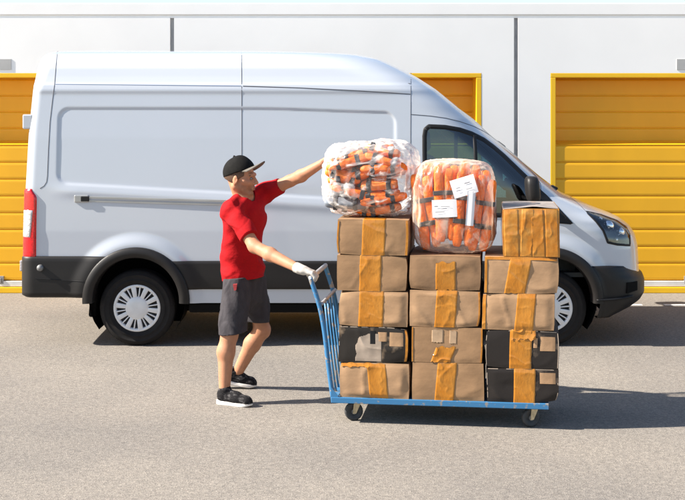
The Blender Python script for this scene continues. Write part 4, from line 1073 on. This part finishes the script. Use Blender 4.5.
def surface_nets(Fv, lo, h):
    Fv = np.pad(Fv, 1, constant_values=1.0); lo = lo-h; nx, ny, nz_ = Fv.shape; ins = Fv < 0
    acc = np.zeros((nx-1, ny-1, nz_-1, 3), np.float32); cnt = np.zeros((nx-1, ny-1, nz_-1), np.float32)
    corners = [(i, j, k) for i in (0, 1) for j in (0, 1) for k in (0, 1)]
    def cs(c): return Fv[c[0]:nx-1+c[0], c[1]:ny-1+c[1], c[2]:nz_-1+c[2]]
    for a in corners:
        for ax in range(3):
            if a[ax] == 1: continue
            b = list(a); b[ax] = 1; fa, fb = cs(a), cs(b); m = (fa < 0) != (fb < 0)
            if not m.any(): continue
            t = fa[m]/(fa[m]-fb[m]); pos = np.tile(np.array(a, np.float32), (len(t), 1)); pos[:, ax] += t; acc[m] += pos; cnt[m] += 1
    act = cnt > 0; ids = np.full(cnt.shape, -1, np.int64); ids[act] = np.arange(act.sum()); I = np.argwhere(act)
    v = (I+acc[act]/cnt[act][:, None])*h+lo; fs = []
    for ax in range(3):
        sl0 = [slice(None)]*3; sl1 = [slice(None)]*3; sl0[ax] = slice(0, -1); sl1[ax] = slice(1, None)
        A, B = ins[tuple(sl0)], ins[tuple(sl1)]; E = np.argwhere(A != B); o1, o2 = (ax+1) % 3, (ax+2) % 3
        E = E[(E[:, o1] > 0) & (E[:, o2] > 0) & (E[:, o1] < ids.shape[o1]) & (E[:, o2] < ids.shape[o2])]
        inA = A[tuple(E.T)]
        def cid(d1, d2): q = E.copy(); q[:, o1] += d1; q[:, o2] += d2; return ids[tuple(q.T)]
        q = np.stack([cid(-1, -1), cid(0, -1), cid(0, 0), cid(-1, 0)], 1); q[~inA] = q[~inA][:, ::-1]; fs.append(q)
    return v, np.concatenate(fs)
def field_obj(name, fld, mat, parent, it=2):
    v, f = fld.mesh(); o = obj(name, v, f, mat, parent, smooth=True)
    if it:
        sm = o.modifiers.new('smooth', 'SMOOTH'); sm.factor = 0.5; sm.iterations = it
    return o
def unit(v): v = np.array(v, float); return v/np.linalg.norm(v)

# joints (photo point, distance)
J = dict(
    nsh=W(232.5,210,9.13), fsh=W(263,194,9.42), nel=W(254.5,246.5,8.93), fel=W(290,181,9.33), fwr=W(322,163.5,9.18),
    nhip=W(237,284,9.21), fhip=W(253,282,9.42), nkn=W(229.5,334,9.10), fkn=W(262,330,9.47), nan=W(224.5,388,9.07), fan=W(238,371.5,9.60),
    chest=W(244,216,9.28), neck=W(243,196,9.27), pelv=W(245,282,9.32), waist=W(241.5,252,9.31))
top_bar = lambda v: cw(top_u-0.002, v, top_z)
LAT = unit(J['fsh']*[1,1,0]-J['nsh']*[1,1,0]); FWD = unit(np.cross(LAT, UP)); 
if FWD[0] < 0: FWD = -FWD
# right hand on the handle corner
B = top_bar(0.065); hd = unit([0.93,-0.22,-0.20]); hn = unit(np.array([-0.05,0.05,-1.0])-hd*0.2)
hn = unit(hn-hd*(hn@hd)); nwr = B-hn*0.034-hd*0.088
J['nwr'] = nwr
def hand_parts(wr, d, n, side, curl, sc=1.0, gl=0.0, thumb=(0.6, 0.55)):
    """round cones of a hand: palm and five fingers with two bends each"""
    l = unit(np.cross(d, n))*side; out = []
    for q in (-0.030, -0.010, 0.010, 0.028): out.append((wr+d*0.012+l*q*0.6, wr+d*0.090*sc+l*q*sc, 0.0145+gl, 0.0125+gl, 0.012))
    for i, (q, L) in enumerate(((-0.034, 0.072), (-0.011, 0.086), (0.012, 0.082), (0.034, 0.074))):
        p = wr+d*0.092*sc+l*q*sc; ang = 0.0; r = 0.0095+gl
        for s_, (fr_, cu_) in enumerate(zip((0.46, 0.30, 0.24), curl[i])):
            ang += cu_; dd = d*math.cos(ang)+n*math.sin(ang); e = p+dd*L*fr_*sc; out.append((p, e, r, r*0.92, 0.003)); p = e; r *= 0.92
    tb_ = wr+d*0.026+l*0.030; td = unit(d*0.62+l*thumb[0]+n*thumb[1]); e = tb_+td*0.046; out.append((tb_, e, 0.0145+gl, 0.0115+gl, 0.008))
    td2 = unit(d*0.86+l*0.15+n*(thumb[1]+0.3)); out.append((e, e+td2*0.032, 0.0112+gl, 0.0090+gl, 0.003)); return out
H1 = 0.0055
fb = Field((-1.10, 8.55, -0.0), (0.0, 9.95, 1.86), H1)
# ---- head frame
hf = unit([0.96, -0.22, -0.06]); hl = unit(np.cross(UP, hf)); hu = unit(np.cross(hf, hl)); HA = np.stack([hf, hl, hu])
HC = W(240.5, 177.0, 9.25); HS = 1.10
def hp_(x, y, z): return HC+HS*(hf*x+hl*y+hu*z)
def body_field(f):
    f.ell(hp_(-0.012,0,0.030), HA, np.array([0.100,0.078,0.090])*HS, 0.01)
    f.ell(hp_(0.022,0,-0.030), HA, np.array([0.078,0.064,0.085])*HS, 0.02)
    for s in (-1, 1): f.cone(hp_(-0.015,0.050*s,-0.060), hp_(0.066,0.016*s,-0.104), 0.026*HS, 0.020*HS, 0.02)
    f.cone(hp_(0.076,0.010,-0.106), hp_(0.076,-0.010,-0.106), 0.019*HS, 0.019*HS, 0.012)
    f.cone(hp_(0.084,-0.034,0.020), hp_(0.084,0.034,0.020), 0.017*HS, 0.017*HS, 0.012)
    for s in (-1, 1):
        f.cone(hp_(0.070,0.042*s,-0.030), hp_(0.045,0.055*s,-0.022), 0.018*HS, 0.018*HS, 0.02)
        f.ell(hp_(0.103,0.034*s,-0.004), HA, np.array([0.020,0.021,0.013])*HS, 0.012, neg=True)
    f.cone(hp_(0.092,0,0.010), hp_(0.118,0,-0.032), 0.0095*HS, 0.0125*HS, 0.010)
    for s in (-1, 1): f.cone(hp_(0.103,0.012*s,-0.038), hp_(0.098,0.015*s,-0.036), 0.009*HS, 0.008*HS, 0.006)
    f.cone(hp_(0.096,-0.016,-0.063), hp_(0.096,0.016,-0.063), 0.0085*HS, 0.0085*HS, 0.006)
    f.cone(hp_(0.093,-0.015,-0.077), hp_(0.093,0.015,-0.077), 0.0095*HS, 0.0095*HS, 0.005)
    f.ell(hp_(0.107,0,-0.0698), HA, np.array([0.012,0.021,0.0022])*HS, 0.004, neg=True)
    for s in (-1, 1):
        f.ell(hp_(-0.012,0.079*s,-0.018), np.stack([unit(hf*0.9-hl*0.5*s*-1), unit(hl*s+hf*-0.5), hu]), np.array([0.022,0.010,0.034])*HS, 0.008)
        f.ell(hp_(-0.004,0.094*s,-0.014), HA, np.array([0.011,0.008,0.018])*HS, 0.004, neg=True)
    f.cone(J['neck']+[0.0,0,-0.03], hp_(-0.022,0,-0.050), 0.064, 0.056, 0.03)
    # torso under the shirt
    f.cone(J['pelv'], J['chest'], 0.125, 0.13, 0.05, flat=(FWD, 0.72))
    for s in ('nsh', 'fsh'): f.cone(J['neck']+[0,0,-0.05], J[s], 0.06, 0.058, 0.04)
    # arms
    f.cone(J['nsh'], J['nel'], 0.059, 0.044, 0.03); f.cone(J['nel'], J['nel']*0.65+J['nwr']*0.35, 0.044, 0.046, 0.03); f.cone(J['nel']*0.65+J['nwr']*0.35, J['nwr'], 0.046, 0.030, 0.03)
    f.cone(J['fsh'], J['fel'], 0.058, 0.044, 0.02); mid = J['fel']*0.65+J['fwr']*0.35+[0,0,-0.008]; f.cone(J['fel'], mid, 0.044, 0.047, 0.02); f.cone(mid, J['fwr'], 0.046, 0.030, 0.02)
    # legs
    for h, kn, an, bk in (('nhip','nkn','nan',-FWD), ('fhip','fkn','fan',-FWD)):
        f.cone(J[h], J[kn], 0.085, 0.058, 0.03); sh = unit(J[an]-J[kn]); cf = J[kn]*0.68+J[an]*0.32+unit(np.array([-0.9,0.3,-0.2]))*0.016
        f.cone(J[kn], cf, 0.059, 0.065, 0.03); f.cone(cf, J[an], 0.061, 0.041, 0.03); f.cone(J[kn]+[0.02,-0.01,0.01], J[kn]+[0.018,-0.01,-0.02], 0.042, 0.038, 0.02)
    return f
body_field(fb)
lh_d = unit([0.80,-0.42,0.35]); lh_n = unit(np.array([0.25,-0.9,-0.1])); lh_n = unit(lh_n-lh_d*(lh_n@lh_d))
flat_curl = [(0.15,0.2,0.15)]*4
for (a, b, r1, r2, k) in hand_parts(J['fwr'], lh_d, lh_n, 1, flat_curl): fb.cone(a, b, r1, r2, k)
person = field_obj('person', fb, M['skin'], None, it=2)
tag(person, 'man in red shirt, black cap and grey shorts pushing the loaded cart', 'person')
# short stubble on jaw, chin and upper lip: a colour of the skin itself
_co = np.array([v.co for v in person.data.vertices]); _q = (_co-HC) @ HA.T / HS
_w = smst(-0.035, -0.062, _q[:, 2])*smst(-0.125, -0.112, _q[:, 2])*smst(-0.015, 0.03, _q[:, 0])*(1-smst(-0.080, -0.060, _q[:, 2])*smst(-0.062, -0.072, -_q[:, 2]*0-0.07)*0)
_lip = np.exp(-((_q[:, 2]+0.070)/0.008)**2)*smst(0.085, 0.095, _q[:, 0]); _w = np.clip(_w*(1-_lip), 0, 1)*0.55
_w = np.where((np.abs(_q[:, 1]) < 0.10) & (np.abs(_q[:, 0]) < 0.16), _w, 0)*(0.75+0.25*nz(_co, 160, 8, 2))
_a = person.data.attributes.new('stubble', 'FLOAT', 'POINT'); _a.data.foreach_set('value', _w.astype(np.float32))
# make the person's origin stand on the ground between the feet
org = (J['nan']+J['fan'])/2; org[2] = 0
person.data.transform(Matrix.Translation(tuple(-org))); person.location = tuple(org)
bpy.context.view_layer.update()
# eyes and lips
for s in (-1, 1):
    m = MB(); c = hp_(0.0855,0.033*s,-0.003); m.lathe([(0.001,-0.0125),(0.007,-0.0105),(0.0112,-0.006),(0.0128,0.0),(0.0112,0.006),(0.007,0.0105),(0.001,0.0125)], c, 'z', 16); e = m.build('eye', M['eye'], person, smooth=True)
    m = MB(); c2_ = c+hf*0.0105; m.lathe([(0.001,-0.0045),(0.004,-0.003),(0.0052,0.0),(0.004,0.003),(0.001,0.0045)], c2_, 'z', 12); m.build('iris', M['hair'], e, smooth=True)
for s in (-1, 1):
    m = MB(); m.tube([hp_(0.098,0.014*s,0.016), hp_(0.0945,0.034*s,0.0215), hp_(0.079,0.054*s,0.016)], [0.004,0.0055,0.003], 8); m.build('eyebrow', M['hair'], person, smooth=True)
m = MB(); m.tube([hp_(0.094,0.022,-0.0665), hp_(0.1045,0.010,-0.0635), hp_(0.106,0,-0.0645), hp_(0.1045,-0.010,-0.0635), hp_(0.094,-0.022,-0.0665)], [0.002,0.005,0.0055,0.005,0.002], 8)
m.tube([hp_(0.093,0.020,-0.074), hp_(0.101,0.009,-0.0765), hp_(0.1025,0,-0.077), hp_(0.101,-0.009,-0.0765), hp_(0.093,-0.020,-0.074)], [0.002,0.005,0.006,0.005,0.002], 8); m.build('lips', M['lip'], person, smooth=True)
# hair: close cut back and sides
fh = Field(HC-0.2, HC+0.2, 0.004)
fh.ell(hp_(-0.016,0,0.020), HA, np.array([0.103,0.0835,0.098])*HS, 0.005)
fh.ell(hp_(0.062,0,-0.055), HA, np.array([0.085,0.12,0.080])*HS, 0.008, neg=True)
lo, hi = HC-0.25, HC+0.25
fh.plane(hp_(0,0,-0.052), unit(-hu-hf*0.35), lo, hi); fh.plane(hp_(0.045,0,0), hf, lo, hi)
field_obj('hair', fh, M['hair'], person, it=1)
# cap
cpit = R(22); cf_ = unit(hf*math.cos(cpit)+hu*math.sin(cpit)); cu_ = unit(np.cross(cf_, hl)); CA = np.stack([cf_, hl, cu_])
CC = hp_(-0.012,0,0.034)
fc = Field(CC-0.22, CC+0.22, 0.004)
fc.ell(CC, CA, np.array([0.113,0.092,0.106])*HS, 0.004); fc.cone(CC-cu_*0.01+cf_*0.02, CC+cf_*0.030+cu_*0.055, 0.085*HS, 0.055*HS, 0.02)
fc.plane(CC-cu_*0.004*HS, -cu_, lo, hi, 0.003); fc.cone(CC+cu_*0.106*HS, CC+cu_*0.110*HS, 0.010, 0.009, 0.003)
capo = field_obj('cap', fc, M['cap'], person, it=1)
vs = []; fs = []; nu, nv = 25, 12
for lay in (0, 1):
    for i in range(nv):
        t = i/(nv-1)
        for j in range(nu):
            a = R(-72)+R(144)*j/(nu-1); rx, ry = 0.108*HS, 0.089*HS
            ext = 0.088*HS*math.cos(a*0.93)**0.7 if abs(a*0.93) < math.pi/2 else 0
            x = rx*math.cos(a)*0.98+ext*t; y = ry*math.sin(a)*(1.0+0.04*t); drop = -0.45*(y/ry)**2*0.055*HS*(0.3+t)+0.012*t
            vs.append(CC+cf_*x+hl*y+cu_*(drop+0.004-lay*0.005))
for lay in (0, 1):
    for i in range(nv-1):
        for j in range(nu-1):
            b = lay*nv*nu; q = (b+i*nu+j, b+i*nu+j+1, b+(i+1)*nu+j+1, b+(i+1)*nu+j); fs.append(q if lay else tuple(reversed(q)))
n1 = nv*nu
for j in range(nu-1): a = (nv-1)*nu+j; fs.append((a, a+1, n1+a+1, n1+a))
obj('brim', vs, fs, M['brim'], capo, smooth=True)
# shirt
fs_ = Field((-1.05, 8.75, 0.72), (-0.30, 9.75, 1.66), 0.006)
hem = W(244.5,277,9.32)
fs_.cone(hem+[0,0,-0.16], J['waist'], 0.190, 0.166, 0.05, flat=(FWD, 0.82)); fs_.cone(J['waist'], J['chest']+[0,0,-0.01], 0.158, 0.188, 0.06, flat=(FWD, 0.70))
fs_.cone(J['chest'], J['chest']*0.45+J['neck']*0.55+[0,0,-0.05], 0.165, 0.085, 0.05, flat=(FWD, 0.72))
for s in ('nsh', 'fsh'): fs_.cone(J['neck']+[0,0,-0.088], J[s]+[0,0,0.002], 0.064, 0.067, 0.05)
ne = J['nsh']+(J['nel']-J['nsh'])*0.86; fe = J['fsh']+(J['fel']-J['fsh'])*0.78
fs_.cone(J['nsh'], ne, 0.074, 0.066, 0.035); fs_.cone(J['fsh'], fe, 0.072, 0.062, 0.035)
sl, p = fs_.grid()
rdg = lambda q, sc, sd_: (1-np.abs(nz(q, sc, sd_, 2)))**4
wr_ = -0.011*rdg(p*np.array([0.9, 0.9, 1.5])+0.3*p[..., [2, 0, 1]], 9, 31)+0.003*rdg(p*np.array([1.0, 1.0, 1.3])-0.4*p[..., [2, 2, 0]], 13, 35)+0.0040*nz(p*np.array([1.0, 1.0, 1.6]), 15, 3, 2)+0.0052*np.sin((p@unit(np.array([0.35, 0.2, 1.0])))*62+3.0*nz(p, 6, 9, 2))*np.clip((1.22-p[..., 2])/0.25, 0, 1)+0.0045*np.sin((p@unit([0.8,0.1,-0.7]))*55+2.5*nz(p, 7, 4, 2))*np.clip((p[..., 2]-1.15)/0.2, 0, 1)
fs_.F = fs_.F+wr_.astype(np.float32)
L0, L1 = np.array([-2, 8, 0]), np.array([1, 11, 2.5])
fs_.plane(hem+[0,0,-0.012], [0.10,-0.04,-1], L0, L1)
nd = unit(J['nel']-J['nsh']); fs_.plane(J['nsh']+(J['nel']-J['nsh'])*0.76, nd, J['nel']-[0.16,0.16,0.16], J['nel']+[0.14,0.13,0.14])
fd = unit(J['fel']-J['fsh']); fs_.plane(J['fsh']+(J['fel']-J['fsh'])*0.66, fd, J['fel']-[0.10,0.16,0.14], J['fel']+[0.14,0.14,0.14])
# neck opening
fs_.cone(J['neck']+FWD*0.018+[0,0,-0.02], J['neck']+FWD*0.0+[0,0,0.12], 0.05, 0.05, 0.0)
sl, p = fs_.sub(J['neck']-0.2, J['neck']+0.2); nk = rcone(p, J['neck']+FWD*0.030+np.array([0,0,-0.050]), J['neck']+np.array([0,0,0.16]), 0.066, 0.085); fs_.cut(nk, sl, 0.006)
shirt = field_obj('shirt', fs_, M['shirt'], person, it=1)
cb0 = J['neck']+FWD*0.016+np.array([0, 0, -0.030]); pts = []
# shorts
fp = Field((-1.05, 8.75, 0.38), (-0.30, 9.85, 1.06), 0.006)
fp.cone(J['pelv']+[0,0,0.02], J['pelv']+[-0.01,0,-0.08], 0.146, 0.158, 0.03, flat=(FWD, 0.76))
nk_ = J['nkn']+[0.03,0,0.0]; fk_ = J['fkn']+[-0.012,0,0.03]
fp.cone(J['nhip']+[0.0,0,0.0], J['nkn']+[0.018,0,-0.02], 0.108, 0.098, 0.04); fp.cone(J['fhip'], J['fkn']+[-0.02,0,0.0], 0.104, 0.094, 0.03)
sl, p = fp.grid(); fp.F = fp.F+(-0.010*rdg(p*np.array([1.3, 1.3, 0.7]), 10, 41)+0.007*rdg(p*np.array([1.1, 1.1, 0.9])+0.4*p[..., [2, 0, 1]], 13, 44)+0.005*nz(p*np.array([1.6, 1.6, 0.55]), 17, 6, 2)+0.004*np.sin((p@unit([0.9,-0.3,0.35]))*60+3*nz(p, 6, 2, 2))).astype(np.float32)
fp.plane(W(236,332.5,9.1), [0.10,0.05,-1.0], W(205,340,9.1)-[0,0.25,0.12], W(249.5,318,9.1)+[0,0.13,0.03]); fp.plane(W(258,322.0,9.42), [-0.05,0.0,-1.0], W(247,350,9.3)-[0,0.0,0.2], W(290,310,9.4)+[0.1,0.35,0.02])
fp.plane(hem+[0,0,0.012], [-0.10,0.04,1], L0, L1)
shorts = field_obj('shorts', fp, M['shorts'], person, it=1)
pq = [W(233,284.5,9.055), W(237,284.2,9.05), W(236.4,289.8,9.05), W(234.2,290.4,9.055)]
pq = [q+[0,-0.015,0] for q in pq]
MB().add(pq+[q+np.array([0,0.05,0]) for q in pq], [(0,1,2,3),(0,4,5,1),(1,5,6,2),(2,6,7,3),(3,7,4,0)]).build('red_patch', M['red_patch'], shorts)
# glove on the handle
fg = Field(nwr-0.22, nwr+0.26, 0.0035)
grip = [(0.55,1.15,0.75)]*4; grip = [(0.70,1.15,0.70),(0.66,1.15,0.75),(0.66,1.15,0.75),(0.72,1.15,0.75)]
arm_d = unit(J['nwr']-J['nel'])
for (a, b, r1, r2, k) in hand_parts(nwr, hd, hn, 1, grip, gl=0.0022, thumb=(0.45, 0.85)): fg.cone(a, b, r1, r2, k)
fg.cone(nwr-arm_d*0.045, nwr+hd*0.02, 0.038, 0.034, 0.012); fg.cone(nwr-hd*0.01, nwr+hd*0.05, 0.034, 0.030, 0.015, flat=(hn, 0.8))
fg.plane(nwr-arm_d*0.048, -arm_d, nwr-0.2, nwr+0.2); sl, p = fg.grid(); fg.F = fg.F+(0.0012*nz(p, 70, 4, 2)).astype(np.float32)
field_obj('glove', fg, M['glove'], person, it=1)
# shoes
def shoe(an, toe, label=None, pitch=0.0):
    """an: ankle, toe: point of the toe on the ground"""
    d = np.array(toe)-np.array(an); d[2] = 0; d = unit(d); l = np.cross(UP, d); L = 0.285
    c, s = math.cos(pitch), math.sin(pitch); dz = UP*c+d*s; dd = d*c-UP*s      # heel lifts, sole pitches down to the toe
    t0 = np.array(toe, float); t0[2] = 0.0
    def P(x, y, z): return t0+dd*(x-L)+l*y+dz*z
    f = Field(t0-0.45, t0+0.35, 0.004); k = 0.02
    f.cone(P(0.045,0,0.058), P(0.04,0,0.075), 0.038, 0.036, k); f.cone(P(0.05,0,0.05), P(0.16,0.002,0.052), 0.040, 0.042, k); f.cone(P(0.16,0.002,0.050), P(0.235,0.0,0.040), 0.043, 0.038, k)
    f.cone(P(0.235,0,0.038), P(0.258,-0.003,0.034), 0.034, 0.026, k); f.cone(P(0.075,0,0.085), P(0.15,0,0.066), 0.034, 0.036, k); f.cone(P(0.055,0,0.08), P(0.062,0,0.118), 0.040, 0.043, k)
    f.plane(P(0,0,0.020), -dz, t0-0.6, t0+0.5); f.plane(P(0.06,0,0.128), unit(dz-dd*0.25), t0-0.6, t0+0.5)
    sl, p = f.grid(); f.F = f.F+(0.0012*nz(p, 60, 5, 2)).astype(np.float32)
    o = field_obj('shoe', f, M['shoe'], person, it=1)
    # chunky sole: footprint outline lofted upwards
    fp_ = [(0.0,0.0),(0.006,0.022),(0.03,0.036),(0.08,0.034),(0.13,0.034),(0.18,0.044),(0.225,0.044),(0.262,0.028),(0.285,0.0),(0.27,-0.026),(0.235,-0.040),(0.18,-0.042),(0.13,-0.036),(0.08,-0.035),(0.03,-0.036),(0.006,-0.022)]
    out_ = smooth_path([np.array([a, b, 0]) for a, b in fp_]+[np.array([0.0,0.0,0])], 5)[:-1]; m = MB(); vs = []; n_ = len(out_)
    for zz, sc in ((0.0, 0.95), (0.004, 1.0), (0.012, 1.015), (0.018, 0.99), (0.023, 1.01), (0.026, 0.95)):
        for q in out_:
            up_ = 1.0+0.45*(1-smst(0.0, 0.12, q[0])) if zz > 0.01 else 1.0
            vs.append(P(0.1425+(q[0]-0.1425)*sc, q[1]*(sc+0.06), zz*up_+(0.010*smst(0.22, 0.285, q[0]) if zz < 0.02 else 0.0)))
    fs = [(k*n_+a, k*n_+(a+1) % n_, (k+1)*n_+(a+1) % n_, (k+1)*n_+a) for k in range(5) for a in range(n_)]+[tuple(reversed(range(n_))), tuple(5*n_+a for a in range(n_))]
    obj('sole', vs, fs, M['sole'], o, smooth=True)
    m = MB()
    for k in range(5):
        x = 0.115+0.021*k; zt_ = 0.108-0.013*k; m.tube([P(x-0.006,0.024,zt_-0.010), P(x,0,zt_+0.002), P(x+0.006,-0.024,zt_-0.010)], 0.0036, 6)
    m.build('lace', M['lace'], o, smooth=True)
    fsck = Field(t0-0.45, t0+0.35, 0.004); fsck.cone(P(0.06,0,0.08), np.array(an)+UP*0.015, 0.044, 0.040, 0.01); fsck.plane(np.array(an)+UP*0.012, UP, t0-0.6, t0+0.6)
    field_obj('sock', fsck, M['sock'], o, it=1)
ntoe = W(252.5,408.5,8.94); ntoe[1] = CAMZ*F/(407.0-HY); ntoe[0] = (252.5-CX)*ntoe[1]/F
ftoe = np.array([0, CAMZ*F/(388.0-HY), 0]); ftoe[0] = (256.5-CX)*ftoe[1]/F
shoe(J['nan'], ntoe); shoe(J['fan'], ftoe, pitch=R(9))

# ------------------------------------------------------------------ camera, light, world
cam = bpy.data.cameras.new('camera'); co = bpy.data.objects.new('camera', cam); COL.objects.link(co)
co.location = (0, 0, CAMZ); co.rotation_euler = (R(90), 0, 0)
cam.sensor_fit = 'HORIZONTAL'; cam.sensor_width = 36; cam.lens = 36*F/685; cam.shift_y = -(250-HY)/685; cam.clip_end = 2000
scene.camera = co
EL, AZ = R(36), R(6.5)       # sun to the left, a touch on the camera's side of the facade
sd = Vector((math.cos(EL)*math.cos(AZ), math.cos(EL)*math.sin(AZ), -math.sin(EL)))
sun = bpy.data.lights.new('sun', 'SUN'); sun.energy = 4.8; sun.angle = R(0.5); sun.color = (1.0, 0.93, 0.83)
so = bpy.data.objects.new('sun', sun); COL.objects.link(so); so.rotation_euler = sd.to_track_quat('-Z', 'Y').to_euler(); so.location = (-20, -5, 20)
w = bpy.data.worlds.new('World'); scene.world = w; w.use_nodes = True; nt = w.node_tree
for n in list(nt.nodes): nt.nodes.remove(n)
out = nt.nodes.new('ShaderNodeOutputWorld'); bg = nt.nodes.new('ShaderNodeBackground'); sk = nt.nodes.new('ShaderNodeTexSky')
sk.sky_type = 'NISHITA'; sk.sun_disc = False; sk.sun_elevation = EL; sk.sun_rotation = math.atan2(-sd.x, -sd.y); sk.air_density = 1.0; sk.dust_density = 0.7
bg.inputs['Strength'].default_value = 0.075
nt.links.new(sk.outputs[0], bg.inputs[0]); nt.links.new(bg.outputs[0], out.inputs[0])
scene.view_settings.view_transform = 'Standard'; scene.view_settings.look = 'None'; scene.view_settings.gamma = 1.0
scene.view_settings.use_curve_mapping = False; scene.view_settings.exposure = 1.52
scene.render.engine = 'CYCLES'
scene.cycles.use_denoising = True; scene.cycles.max_bounces = 12; scene.cycles.transparent_max_bounces = 24
